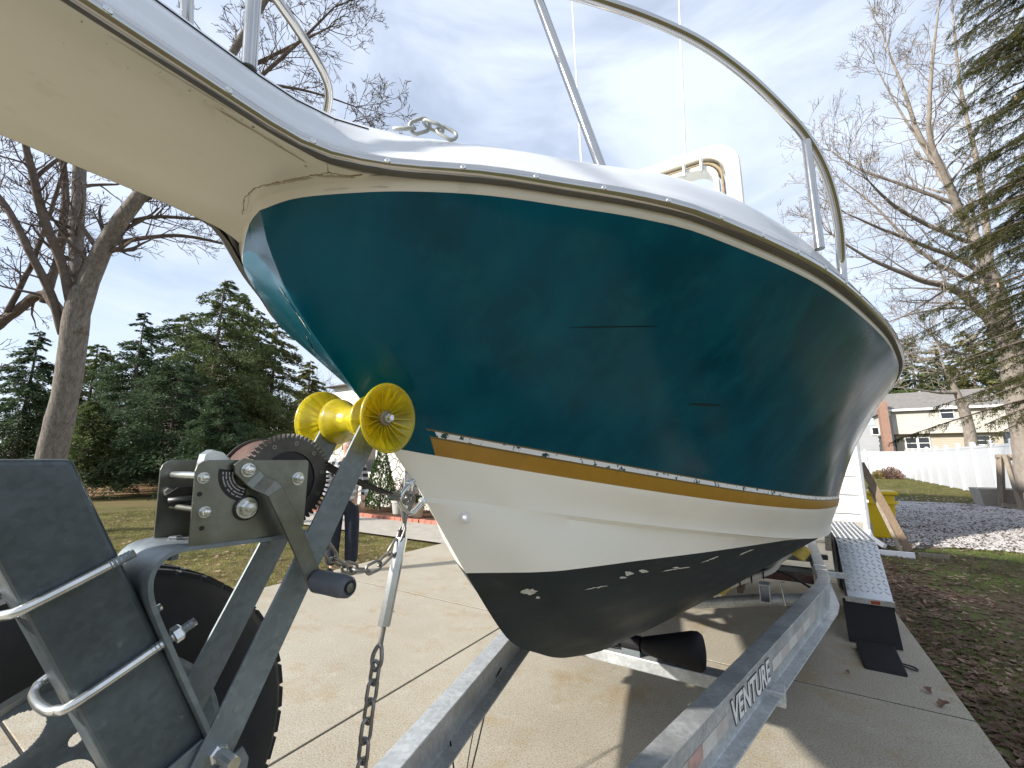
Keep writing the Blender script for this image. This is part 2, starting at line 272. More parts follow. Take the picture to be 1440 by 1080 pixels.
# ------------------------------------------------------------------ mesh helpers
ORG = {}
def org(o): return ORG.get(o, V((0, 0, 0)))
def tag(o, label=None, cat=None, group=None, kind=None):
    if label: o['label'] = label
    if cat: o['category'] = cat
    if group: o['group'] = group
    if kind: o['kind'] = kind
    return o
def empty(name, loc, label, cat, group=None):
    o = bpy.data.objects.new(name, None); COL.objects.link(o); o.location = loc; o.empty_display_size = 0.05
    ORG[o] = V(loc); return tag(o, label, cat, group)
def link(name, me, parent=None, shift=True):
    o = bpy.data.objects.new(name, me); COL.objects.link(o)
    if parent is not None: o.parent = parent; ORG[o] = org(parent)
    return o
class B:
    def __init__(s): s.v = []; s.f = []
    def add(s, vs, fs):
        n = len(s.v); s.v.extend(V(p) for p in vs); s.f.extend(tuple(i + n for i in f) for f in fs); return s
    def box(s, lo, hi, mtx=None):
        x0, y0, z0 = lo; x1, y1, z1 = hi
        vs = [V(p) for p in ((x0,y0,z0),(x1,y0,z0),(x1,y1,z0),(x0,y1,z0),(x0,y0,z1),(x1,y0,z1),(x1,y1,z1),(x0,y1,z1))]
        if mtx is not None: vs = [mtx @ p for p in vs]
        return s.add(vs, [(0,3,2,1),(4,5,6,7),(0,1,5,4),(1,2,6,5),(2,3,7,6),(3,0,4,7)])
    def tube(s, pts, r, n=8, caps=True, closed=False, up=None):
        pts = [V(p) for p in pts]; m = len(pts)
        rs = r if isinstance(r, (list, tuple)) else [r] * m
        base = len(s.v); prev = None
        for i, p in enumerate(pts):
            if closed: t = (pts[(i + 1) % m] - pts[i - 1])
            else: t = pts[min(i + 1, m - 1)] - pts[max(i - 1, 0)]
            t.normalize()
            if prev is None:
                a = V(up) if up is not None else (V((0, 0, 1)) if abs(t.z) < 0.9 else V((1, 0, 0)))
            else: a = prev
            a = a - t * a.dot(t)
            if a.length < 1e-6: a = V((1, 0, 0)) - t * t.x
            a.normalize(); b = t.cross(a); prev = a
            for k in range(n):
                an = 2 * math.pi * k / n
                s.v.append(p + (a * math.cos(an) + b * math.sin(an)) * rs[i])
        for i in range(m if closed else m - 1):
            j = (i + 1) % m
            for k in range(n):
                s.f.append((base + i*n + k, base + i*n + (k+1) % n, base + j*n + (k+1) % n, base + j*n + k))
        if caps and not closed:
            s.f.append(tuple(base + k for k in reversed(range(n)))); s.f.append(tuple(base + (m-1)*n + k for k in range(n)))
        return s
    def cyl(s, p0, p1, r0, r1=None, n=16): return s.tube([p0, p1], [r0, r0 if r1 is None else r1], n)
    def lathe(s, prof, o, ax, n=32):
        """prof: (distance along axis, radius)"""
        o = V(o); ax = V(ax).normalized(); a = ax.orthogonal().normalized(); b = ax.cross(a); base = len(s.v); m = len(prof)
        for d, r in prof:
            for k in range(n):
                an = 2*math.pi*k/n; s.v.append(o + ax*d + (a*math.cos(an) + b*math.sin(an))*max(r, 1e-5))
        for i in range(m - 1):
            for k in range(n): s.f.append((base+i*n+k, base+i*n+(k+1)%n, base+(i+1)*n+(k+1)%n, base+(i+1)*n+k))
        return s
    def prism(s, poly, o, ex, ey, d):
        """flat outline poly (2-D) in frame ex, ey at o, thickened by vector d"""
        o = V(o); ex = V(ex); ey = V(ey); d = V(d); n = len(poly)
        a = [o + ex*x + ey*y for x, y in poly]
        s.add(a + [p + d for p in a], [tuple(reversed(range(n))), tuple(range(n, 2*n))] + [(i, (i+1) % n, n + (i+1) % n, n + i) for i in range(n)])
        return s
    def hexn(s, p, ax, r, h, n=6): return s.lathe([(0, 0), (0, r), (h*0.8, r), (h, r*0.8), (h, 0)], p, ax, n)
    def grid(s, rows):
        base = len(s.v); m = len(rows); n = len(rows[0])
        for r in rows: s.v.extend(V(p) for p in r)
        for i in range(m-1):
            for j in range(n-1): s.f.append((base+i*n+j, base+i*n+j+1, base+(i+1)*n+j+1, base+(i+1)*n+j))
        return s
    def build(s, name, m, parent=None, smooth=False, bevel=0.0, seg=2, local=False, angle=None):
        o0 = V((0,0,0)) if (parent is None or local) else org(parent)
        me = bpy.data.meshes.new(name)
        me.from_pydata([tuple(p - o0) for p in s.v], [], s.f)
        bm = bmesh.new(); bm.from_mesh(me); bmesh.ops.recalc_face_normals(bm, faces=bm.faces); bm.to_mesh(me); bm.free()
        me.materials.append(M[m] if isinstance(m, str) else m)
        if smooth or angle: me.shade_smooth()
        if angle: me.set_sharp_from_angle(angle=R(angle))
        o = link(name, me, parent)
        if bevel:
            bv = o.modifiers.new('bevel', 'BEVEL'); bv.width = bevel; bv.segments = seg; bv.limit_method = 'ANGLE'; bv.angle_limit = R(35)
        return o
def fast_mesh(name, verts, faces, m, parent=None, smooth=False, org0=None):
    """verts (n,3) array, faces (k,3|4) array"""
    me = bpy.data.meshes.new(name); o0 = np.array(org(parent)) if parent is not None else np.zeros(3)
    verts = np.asarray(verts, float) - o0; faces = np.asarray(faces, int); k = faces.shape[1]
    me.vertices.add(len(verts)); me.vertices.foreach_set('co', verts.ravel())
    me.loops.add(faces.size); me.loops.foreach_set('vertex_index', faces.ravel())
    me.polygons.add(len(faces)); me.polygons.foreach_set('loop_start', np.arange(0, faces.size, k))
    me.update(calc_edges=True)
    me.materials.append(M[m] if isinstance(m, str) else m)
    if smooth: me.shade_smooth()
    return link(name, me, parent)
def spline(pts, n=40, closed=False):
    """Catmull-Rom through pts"""
    P = [V(p) for p in pts]; m = len(P); out = []
    segs = m if closed else m - 1
    for i in range(segs):
        if closed: p0, p1, p2, p3 = P[i-1], P[i], P[(i+1) % m], P[(i+2) % m]
        else: p1, p2 = P[i], P[i+1]; p0 = P[i-1] if i > 0 else p1*2 - p2; p3 = P[i+2] if i+2 < m else p2*2 - p1
        k = max(2, n // segs)
        for j in range(k):
            t = j / k
            out.append(0.5*((2*p1) + (p2-p0)*t + (2*p0-5*p1+4*p2-p3)*t*t + (3*p1-p0-3*p2+p3)*t**3))
    if not closed: out.append(P[-1])
    return out
def copy_tree(o, parent=None):
    c = o.copy(); COL.objects.link(c); c.parent = parent
    for ch in o.children: copy_tree(ch, c)
    return c

# ================================================================== GROUND
def sheet(name, x0, y0, x1, y1, z, m, n=1):
    return tag(B().add([(x0,y0,z),(x1,y0,z),(x1,y1,z),(x0,y1,z)], [(0,1,2,3)]).build(name, m), kind='structure')
def blob(name, pts, z, m):
    P = spline([(x, y, z) for x, y in pts], 60, True)
    P = [p + V((random.uniform(-.06,.06), random.uniform(-.06,.06), 0)) for p in P]
    return tag(B().add(P, [tuple(range(len(P)))]).build(name, m), kind='structure')
sheet('lawn', -400, -400, 400, 400, -0.060, 'lawn')
blob('side_yard_soil', [(1.6,-8),(1.6,2),(1.6,9.9),(4.5,10.6),(9,11.2),(15,11),(16,-8),(8,-10)], -0.045, 'lawnr')
blob('gravel_yard', [(2.0,10.6),(2.2,15),(3.0,20.5),(6,21.5),(8.6,20.5),(11,16),(10,12.4),(6.5,12.0),(4,11.2)], -0.038, 'gravel')
blob('pale_gravel_patch', [(3.6,11.4),(4.0,13.2),(6.5,15.0),(9.5,15.2),(9.8,12.6),(6.5,11.9)], -0.032, 'gravell')
blob('leaf_litter_bank', [(-24,1),(-23.5,6),(-24.5,11),(-27,15),(-36,16),(-38,4),(-34,-3)], -0.04, 'litter')
dw = bpy.data.objects.new('driveway', None); COL.objects.link(dw); tag(dw, kind='structure'); ORG[dw] = V((0,0,0))
# a driveway is slabs with open joints over a dark bed
B().box((-4.54,-11.4,-0.12),(1.61,9.9,-0.004)).build('joint_bed', 'joint', dw)
xs = [-4.55, -1.5, 1.62]; ys = [-11.15, -8.15, -5.15, -2.15, 0.85, 3.85, 6.85, 9.92]
for i in range(2):
    for j in range(len(ys)-1):
        g = 0.008
        B().box((xs[i]+g, ys[j]+g, -0.10), (xs[i+1]-g, ys[j+1]-g, 0.0)).build('slab', 'concrete', dw, bevel=0.004)
sheet('walkway', -11, 6.3, -4.57, 7.9, -0.012, 'walk')
sheet('mulch_bed', -16, 8.08, -4.6, 10.0, -0.02, 'mulch')
ed = empty('brick_edging', (-9, 8.0, 0), 'low red brick edging along the mulch bed in front of the house', 'edging')
bme = B().box((-0.095,-0.05,-0.04),(0.095,0.05,0.055)).build('brick', 'brick', ed, bevel=0.006, local=True)
x = -15.0; first = True
while x < -4.7:
    o = bme if first else link('brick', bme.data, ed)
    if not first:
        mdf = o.modifiers.new('bevel','BEVEL'); mdf.width = 0.006
    o.location = (x + 9 + random.uniform(-.004,.004), random.uniform(-.012,.012), random.uniform(-.008,.008)); o.rotation_euler.z = random.uniform(-.03,.03)
    first = False; x += 0.203

# ================================================================== BOAT
boat = empty('boat', (0, 3.6, 0.42), 'teal and white cabin boat with gold stripe and bow pulpit on its trailer', 'boat')
HB = V((0, 0, 0))
def curve(pts):
    a = np.array(pts, float)
    seg = np.r_[0, np.cumsum(np.linalg.norm(np.diff(a, axis=0), axis=1))]
    return a, seg
def smooth_path(pts, n=400):
    P = spline([V(p) for p in pts], n); a = np.array([list(p) for p in P]); return a
def resample(a, us):
    seg = np.r_[0, np.cumsum(np.linalg.norm(np.diff(a, axis=0), axis=1))]; seg /= seg[-1]
    return np.stack([np.interp(us, seg, a[:, k]) for k in range(3)], 1)
NU = 110
us = np.linspace(0, 1, NU) ** 1.7
zsh = lambda y: float(np.interp(y, [-1, .45, .534, .623, .727, .832, .956, 1.309, 1.80, 2.65, 3.5, 6.8], [2.012, 2.010, 2.001, 2.0, 1.995, 1.985, 1.975, 1.955, 1.935, 1.915, 1.885, 1.84]))
sheer_plan = [(0,.425),(.09,.447),(.19,.487),(.293,.538),(.406,.623),(.518,.727),(.634,.832),(.734,.956),(.93,1.309),(1.108,1.80),(1.215,2.2),(1.295,2.62),(1.345,3.2),(1.37,4.2),(1.365,5.5),(1.34,6.8)]
Wsheer = smooth_path([(max(t-.010,0), y+.007, zsh(y)-.010) for t, y in sheer_plan])
Wteal = smooth_path([(max(t-.012,0), y+.010, zsh(y)-.035-.010*math.exp(-(t/.06)**2)) for t, y in sheer_plan])
zst = lambda y: float(np.interp(y, [.745,.838,1.08,1.465,1.94,2.6,3.7,6.8], [1.578,1.562,1.519,1.451,1.384,1.315,1.243,1.12]))
stripe_plan = [(0,.745),(.012,.76),(.09,.885),(.16,1.0),(.32,1.25),(.52,1.6),(.70,2.0),(.90,2.6),(1.03,3.2),(1.12,4.0),(1.15,5.2),(1.15,6.8)]
Wstr = smooth_path([(t, y, zst(y)) for t, y in stripe_plan])
zch = lambda y: float(np.interp(y, [.915,1.06,1.28,1.55,1.92,2.41,3.0,3.6,6.8], [1.402,1.377,1.332,1.285,1.224,1.148,1.075,1.025,.93]))
chine_plan = [(0,.915),(.012,.93),(.10,1.065),(.2,1.2),(.4,1.6),(.58,2.0),(.74,2.46),(.9,3.0),(1.0,3.6),(1.06,4.5),(1.08,6.8)]
Wch = smooth_path([(t, y, zch(y)) for t, y in chine_plan])
keel_pts = [(0,.915,1.402),(0,1.118,1.156),(0,1.267,.987),(0,1.36,.905),(0,1.491,.835),(0,1.78,.715),(0,2.38,.566),(0,3.2,.475),(0,4.5,.43),(0,6.8,.40)]
Wk = smooth_path(keel_pts)
stem_z = [.8,.987,1.156,1.402,1.419,1.526,1.578,1.645,1.70,1.746,1.80,1.835,1.90,1.95,2.01]
stem_y = [1.55,1.267,1.118,.915,.902,.797,.750,.690,.630,.580,.530,.505,.468,.450,.43]
A, Tt, S_, Cc, Kk = (resample(w, us) for w in (Wsheer, Wteal, Wstr, Wch, Wk))
def stemfix(row):
    z0 = row[0, 2]; dy = np.interp(z0, stem_z, stem_y) - row[0, 1]
    d = np.linalg.norm(row - row[0], axis=1); r = row.copy(); r[:, 1] += dy*np.exp(-(d/0.42)**1.5); return r
def off(row, dz, dt=0.0):
    r = row.copy(); r[:, 2] += dz; r[:, 0] = np.maximum(r[:, 0] + dt*np.minimum(1, r[:, 0]/.05), 0); return stemfix(r)
rows = []; bands = []           # bands[i]: material of strip between rows i and i+1
rows.append(A); bands.append('cream')
rows.append(stemfix(A*.5 + Tt*.5)); bands.append('cream')
Tt = stemfix(Tt); rows.append(Tt); bands.append('teal')
S0 = off(S_, .013)
NT = 14
for i in range(1, NT):
    v = i/NT
    r = Tt*(1-v) + S0*v
    flare = 0.030*math.sin(math.pi*v)*np.clip((us-.03)/.2, 0, 1)*np.clip((.75-us)/.3, 0, 1)
    r[:, 0] -= flare*np.minimum(1, r[:, 0]/.3)
    rows.append(stemfix(r)); bands.append('teal')
rows.append(S0); bands.append('browns')
rows.append(off(S_, .009)); bands.append('worn')
rows.append(off(S_, -.005)); bands.append('goldthin')
rows.append(off(S_, -.0105)); bands.append('gold')
SB = off(S_, -.052, -.012); rows.append(SB); bands.append('white')
NS = 5
for i in range(1, NS):
    v = i/NS; r = SB*(1-v) + Cc*v; rows.append(stemfix(r)); bands.append('white')
ch_out = Cc.copy(); ch_out[:, 0] += .014*np.clip((us-.03)/.1, 0, 1); rows.append(ch_out)
G = np.array(rows)                                     # (rows, NU, 3)
# bow rounding: the stem is a small radius, not a knife edge
def grid_normals(G):
    du = np.gradient(G, axis=1); dv = np.gradient(G, axis=0); n = np.cross(du, dv); L = np.linalg.norm(n, axis=2, keepdims=True); n = n/np.maximum(L, 1e-9)
    return n
NRM = grid_normals(G)
if NRM[8, 40, 0] < 0: NRM = -NRM
NRM[:, 0] = np.stack([np.zeros(len(G)), -np.ones(len(G))*.93, -np.ones(len(G))*.36], 1)
def hull_part(name, sel, m):
    vid = {}; vs = []; ns = []; fs = []
    def vi(i, j, sgn):
        k = (i, j, sgn if G[i, j, 0] > 1e-4 else 0)
        if k not in vid:
            vid[k] = len(vs); p = G[i, j]; n = NRM[i, j]
            vs.append((p[0]*sgn, p[1], p[2])); ns.append((n[0]*sgn, n[1], n[2]))
        return vid[k]
    for i, j in sel:
        for sgn in (1, -1):
            q = [vi(i, j, sgn), vi(i+1, j, sgn), vi(i+1, j+1, sgn), vi(i, j+1, sgn)]
            q = list(dict.fromkeys(q))
            if len(q) < 3: continue
            if sgn < 0: q.reverse()
            fs.append(tuple(q))
    me = bpy.data.meshes.new(name); o0 = np.array(org(boat))
    me.from_pydata([tuple(np.array(p) - o0) for p in vs], [], fs); me.materials.append(M[m]); me.shade_smooth()
    me.normals_split_custom_set_from_vertices(ns)
    return link(name, me, boat)
sel = {}
for i in range(len(bands)):
    for j in range(NU-1):
        b = bands[i]; y = (G[i, j, 1] + G[i, j+1, 1])/2
        if b == 'gold': b = 'gold' if y > .868 else 'teal'
        elif b in ('worn',): b = 'worn' if y > .858 else 'teal'
        elif b == 'browns': b = 'browns' if y > .853 else 'teal'
        elif b == 'goldthin': b = 'browns' if y > .862 else 'teal'
        sel.setdefault(b, []).append((i, j))
names = {'cream': 'upper_hull_band', 'teal': 'hull_side', 'browns': 'pinstripe', 'worn': 'worn_stripe', 'gold': 'accent_stripe', 'white': 'lower_hull_side'}
for b, s in sel.items():
    hull_part(names[b], s, b)
# running surface: chine lip, spray flat and V bottom, split where the dark paint starts
lip = Cc.copy(); lip[:, 0] = np.maximum(lip[:, 0] - .022*np.clip((us-.03)/.1, 0, 1), 0); lip[:, 2] -= .012
bot = [ch_out, lip]
for v in (.12, .25, .4, .55, .7, .82, .92, .97):
    r = lip*(1-v) + Kk*v
    bul = .050*math.sin(math.pi*v)*np.clip(us/.08, 0, 1)*np.clip((.62-us)/.35, 0.15, 1)
    r[:, 0] += bul*np.minimum(1, r[:, 0]/.12); r[:, 2] -= bul*.35
    bot.append(r)
kr = Kk.copy(); bot.append(kr)
bm = bmesh.new(); grids = {}
for sgn in (1, -1):
    vv = [[bm.verts.new((p[0]*sgn, p[1], p[2])) for p in r] for r in bot]
    for i in range(len(bot)-1):
        for j in range(NU-1):
            q = [vv[i][j], vv[i+1][j], vv[i+1][j+1], vv[i][j+1]]
            try: bm.faces.new(q if sgn > 0 else q[::-1])
            except ValueError: pass
bmesh.ops.remove_doubles(bm, verts=bm.verts, dist=2e-4)
bmesh.ops.dissolve_degenerate(bm, dist=1e-5, edges=bm.edges)
pn = V((0, .046, 1)).normalized()
bmesh.ops.bisect_plane(bm, geom=bm.verts[:] + bm.edges[:] + bm.faces[:], plane_co=V((0, 1.03, 1.180)), plane_no=pn)
bmesh.ops.recalc_face_normals(bm, faces=bm.faces)
for nm, m, up_ in (('running_surface', 'white', True), ('painted_bottom', 'bottom', False)):
    b2 = bm.copy()
    kill = [f for f in b2.faces if ((f.calc_center_median() - V((0, 1.03, 1.180))).dot(pn) > 0) != up_]
    bmesh.ops.delete(b2, geom=kill, context='FACES')
    bmesh.ops.translate(b2, verts=b2.verts, vec=-org(boat))
    left = set(b2.verts)
    while left:                                      # each patch of skin is a part of its own
        st = [next(iter(left))]; isl = set(st)
        while st:
            v_ = st.pop()
            for e_ in v_.link_edges:
                w_ = e_.other_vert(v_)
                if w_ not in isl: isl.add(w_); st.append(w_)
        left -= isl
        if len(isl) < 12: continue
        b3 = b2.copy(); b3.verts.ensure_lookup_table(); b2.verts.index_update(); keep = {v_.index for v_ in isl}
        bmesh.ops.delete(b3, geom=[v_ for k_, v_ in enumerate(b3.verts) if k_ not in keep], context='VERTS')
        me = bpy.data.meshes.new(nm); b3.to_mesh(me); b3.free(); me.materials.append(M[m]); me.shade_smooth(); me.set_sharp_from_angle(angle=R(35))
        link(nm, me, boat)
    b2.free()
bm.free()
# transom
tr = [tuple(r[-1]) for r in rows] + [tuple(r[-1]) for r in bot[1:]]
B().add([V(p) for p in tr] + [V((-p[0], p[1], p[2])) for p in reversed(tr)], [tuple(range(2*len(tr)))]).build('transom', 'white', boat)

# deck and gunwale cap; the same moulding runs on forward as the pulpit
pul = [(0,-.88,0),(.07,-.872,0),(.125,-.84,0),(.155,-.79,0),(.172,-.70,0),(.18,-.55,0),(.18,-.1,0),(.18,.25,0),(.182,.38,0),(.198,.44,0),(.235,.485,0),(.293,.534,0)]
deck_plan = [(t, y) for t, y, _ in pul] + sheer_plan[4:]
Wd = smooth_path([(max(t-.006,0), y+.004, zsh(y) - .003) for t, y in deck_plan], 600)
DU = 150; D = resample(Wd, np.linspace(0, 1, DU)**1.15)
tang = np.gradient(D, axis=0); tang /= np.linalg.norm(tang, axis=1, keepdims=True)
nrm = np.stack([-tang[:, 1], tang[:, 0], np.zeros(DU)], 1); nrm *= np.where(nrm[:, :1] > 0, -1, 1)        # inward (toward -x)
nrm /= np.linalg.norm(nrm, axis=1, keepdims=True)
nrm[0] = (0, 1, 0)
up = np.clip(np.interp(D[:, 1], [-1, .4, .6, .8, 1.05, 1.3, 6.8], [.150, .150, .125, .125, .165, .165, .16]), 0, 1)
capprof = [(0, 0), (.002, .12), (.012, .30), (.022, .40), (.026, .52), (.045, .74), (.062, .88), (.085, .985), (.10, 1.02)]
drows = []
for a, h in capprof:
    r = D + nrm*a; r[:, 0] = np.maximum(r[:, 0], 0); r[:, 2] = D[:, 2] + up*h; drows.append(r)
last = drows[-1]
for v in (.3, .6, .85, 1.0):
    r = last.copy(); r[:, 0] = last[:, 0]*(1-v); r[:, 2] = last[:, 2] + .10*np.clip((last[:, 0]-.05)/.6, 0, 1)*(1-(1-v)**2)
    drows.append(r)
def sym_grid(name, rows, m, parent, angle=None):
    b = B()
    b.grid([[tuple(p) for p in r] for r in rows]); b.grid([[(-p[0], p[1], p[2]) for p in reversed(r)] for r in rows])
    o = b.build(name, m, parent)
    bm = bmesh.new(); bm.from_mesh(o.data); bmesh.ops.remove_doubles(bm, verts=bm.verts, dist=3e-4); bmesh.ops.dissolve_degenerate(bm, dist=1e-5, edges=bm.edges); bmesh.ops.recalc_face_normals(bm, faces=bm.faces); bm.to_mesh(o.data); bm.free()
    o.data.shade_smooth()
    if angle: o.data.set_sharp_from_angle(angle=R(angle))
    return o
deck = sym_grid('deck', drows, 'deckw', boat, 40)
# underside of the pulpit: a shallow moulded pan that turns down into the stem
und = []
sm3 = lambda y: np.clip((y-.40)/.16, 0, 1)**2*(3-2*np.clip((y-.40)/.16, 0, 1))
pp = smooth_path([(t, y, 0) for t, y in deck_plan[:16]], 260); pp = pp[pp[:, 1] < .80]
zz = lambda y: 2.000
for f, dz in ((1.0, .004), (.985, -.008), (.93, -.013), (.5, -.013), (0, -.013)):
    r = pp.copy(); r[:, 0] *= f; r[:, 1] = r[:, 1] + (1-f)*.02*(r[:, 1] < 0); r[:, 2] = zz(0) + dz + .004*sm3(r[:, 1]); r[:, 0] = np.maximum(r[:, 0] - .045*sm3(r[:, 1])*(f > 0), 0)
    und.append(r)
sym_grid('pulpit_underside', und, 'cream', boat, 40)
# rub rail: bright half-round insert over a dark vinyl base, screwed on
def swept(path, prof, nrm_in):
    """prof: (outward, up) pairs"""
    rws = []
    for a, h in prof:
        r = path - nrm_in*a; r[:, 2] = path[:, 2] + h; rws.append(r)
    return rws
sym_grid('rub_rail_base', swept(D, [(-.004, -.0145), (.006, -.0145), (.008, -.0135), (.008, .0135), (.004, .0145), (-.004, .0145)], nrm), 'railbase', boat, 30)
rrp = [(.006, -.0125), (.0115, -.011), (.0160, -.006), (.0172, 0), (.0160, .006), (.0115, .011), (.006, .0125)]
rub = sym_grid('rub_rail', swept(D, rrp, nrm), 'steel', boat)
dl = np.r_[0, np.cumsum(np.linalg.norm(np.diff(D, axis=0), axis=1))]
scr_me = None
for q in np.arange(.25, dl[-1], .128):
    p = [np.interp(q, dl, D[:, k]) for k in range(3)]; n = [np.interp(q, dl, nrm[:, k]) for k in range(3)]
    n = V(n).normalized()
    for sgn in (1, -1):
        pos = V((sgn*(p[0]-n.x*.0165), p[1]-n.y*.0165, p[2])); ax = V((-n.x*sgn, -n.y, 0))
        if scr_me is None:
            o = B().lathe([(0,0.0052),(.0012,.0050),(.0022,.0036),(.0016,.0018),(.0008,0)], (0,0,0), (0,0,1), 12).build('screw', 'bright', rub, local=True, smooth=True); scr_me = o.data
        else: o = link('screw', scr_me, rub)
        o.matrix_local = Matrix.Translation(pos - org(boat)) @ ax.to_track_quat('Z', 'Y').to_matrix().to_4x4()
# dark seam on the pulpit side
seam = drows[5] - nrm*.0008; seam = seam[(seam[:, 1] > -.7) & (seam[:, 1] < .54)]
B().tube([tuple(p) for p in seam], .0014, 6).build('deck_seam', 'scratch', boat)
B().tube([(-p[0], p[1], p[2]) for p in seam], .0014, 6).build('deck_seam', 'scratch', boat)
# bow rails
rail_w = .0125
rail_sights = [(1183,365),(1180,322),(1171,275),(1156,232),(1132,191),(1100,154),(1048,105),(985,60),(912,26),(835,0),(745,-24),(640,-46)]
port_rail = [(1.008,1.675,2.03)] + [tuple(at(px, py, 600*(.00222 - .00049*(i/9)**1.1 + .00006*max(0, i-9)*.5))) for i, (px, py) in enumerate(rail_sights)] + [(.15,.35,2.66),(.17,-.1,2.68),(.16,-.6,2.69),(.12,-.82,2.69),(0,-.88,2.69)]
full = spline(port_rail, 130); fullm = full + [V((-p.x, p.y, p.z)) for p in reversed(full[:-1])]
rl = B().tube(fullm, rail_w, 14).build('bow_rail', 'steel', boat, smooth=True)
for sgn in (1, -1):
    for a, b in ((tuple(at(1133,193,600*.00203)),(.935,1.400,2.05)), (tuple(at(748,-25,600*.00172)),(.55,.888,2.02)), ((.150,.31,2.66),(.118,.350,2.13)), ((.165,-.55,2.69),(.11,-.5,2.13))):
        st = B().cyl((a[0]*sgn, a[1], a[2]), (b[0]*sgn, b[1], b[2]), .0115, n=14).build('stanchion', 'steel', rl, angle=40)
# opened foredeck hatch facing the bow: thick rounded frame, gasket grooves, lens
def rrect(x0, x1, z0, z1, r, n=7):
    out = []
    for cx, cz, a0 in ((x1-r, z1-r, 0), (x0+r, z1-r, 90), (x0+r, z0+r, 180), (x1-r, z0+r, 270)):
        for k in range(n+1):
            a = R(a0 + 90*k/n); out.append((cx + r*math.cos(a), cz + r*math.sin(a)))
    return out
hx0, hx1, hz0, hz1, hy = .16, .770, 2.10, 2.572, 1.50
tilt = .10
def hring(name, ins, y0, y1, m, par):
    """ring between insets ins[0] (outer) and ins[1] (inner) from y0 to y1"""
    o_ = rrect(hx0+ins[0], hx1-ins[0], hz0+ins[0], hz1-ins[0], .10-ins[0]*.5); i_ = rrect(hx0+ins[1], hx1-ins[1], hz0+ins[1], hz1-ins[1], .10-ins[1]*.5)
    n = len(o_); b = B()
    P = lambda q, y: (q[0], y + (q[1]-hz0)*tilt, q[1])
    b.add([P(q, y0) for q in o_] + [P(q, y0) for q in i_] + [P(q, y1) for q in o_] + [P(q, y1) for q in i_],
          [(i, (i+1) % n, n+(i+1) % n, n+i) for i in range(n)] + [(2*n+i, 3*n+i, 3*n+(i+1) % n, 2*n+(i+1) % n) for i in range(n)] +
          [(i, 2*n+i, 2*n+(i+1) % n, (i+1) % n) for i in range(n)] + [(n+i, n+(i+1) % n, 3*n+(i+1) % n, 3*n+i) for i in range(n)])
    return b.build(name, m, par, bevel=.006, seg=3)
ht = hring('hatch', (0, .045), hy, hy+.075, 'cream', boat)
hring('hatch_gasket', (.052, .060), hy+.012, hy+.07, 'caulk', ht)
hring('hatch_liner', (.066, .082), hy+.004, hy+.066, 'white', ht)
b = B(); q = rrect(hx0+.08, hx1-.08, hz0+.08, hz1-.08, .07); b.prism([(x, z) for x, z in q], (0, hy+.05, 0), (1,0,0), (0,tilt,1), (0,.012,0)); b.build('lens', 'lens', ht)
b = B(); 
for xx in (.45, .60, .655): b.cyl((xx, hy+.03, hz1-.055), (xx, hy+.03, hz1-.10), .006, n=8)
b.build('hatch_latch', 'bright', ht)
B().lathe([(0,.075),(.05,.075),(.065,.06),(.07,0)], (.32, 1.38, 2.27), (0,0,1), 24).build('vent_cap', 'white', boat, angle=30)
# cabin trunk and windscreen further aft (stands behind the bow from here, gives the boat its shadow)
def house(rows_): 
    b = B(); b.grid(rows_); return b
prof = [(.95,2.6,2.1),(.92,2.7,2.35),(.80,2.95,2.55)]
cb = B().add([(-.95,2.3,2.0),(.95,2.3,2.0),(1.0,5.2,1.95),(-1.0,5.2,1.95),(-.80,2.75,2.52),(.80,2.75,2.52),(.86,4.9,2.58),(-.86,4.9,2.58)], [(0,3,2,1),(4,5,6,7),(0,1,5,4),(1,2,6,5),(2,3,7,6),(3,0,4,7)]).build('cabin', 'white', boat, bevel=.05, seg=4)
ws = B().add([(-.78,3.2,2.55),(.78,3.2,2.55),(.70,3.55,3.0),(-.70,3.55,3.0),(-.78,3.23,2.55),(.78,3.23,2.55),(.70,3.58,3.0),(-.70,3.58,3.0)], [(0,3,2,1),(4,5,6,7),(0,1,5,4),(1,2,6,5),(2,3,7,6),(3,0,4,7)]).build('windscreen', 'glass', cb)
for sgn in (1, -1):
    B().tube([(.80*sgn,3.3,2.5),(.74*sgn,3.55,3.15)], .02, 10).build('top_support', 'steel', cb); B().tube([(.84*sgn,4.7,2.5),(.78*sgn,4.7,3.15)], .02, 10).build('top_support', 'steel', cb)
B().box((-.85,3.35,3.15),(.85,4.95,3.21)).build('hard_top', 'white', cb, bevel=.03, seg=3)
for a, b_ in (((-.50,3.4,3.18),(-.60,3.4,7.2)), ((.32,3.5,3.18),(.43,3.5,6.6))):
    p0, p1 = V(a), V(b_)
    B().tube([p0, p0.lerp(p1,.1), p0.lerp(p1,.5), p1], [.014,.010,.008,.0045], 8).build('antenna', 'antenna', boat, smooth=True)
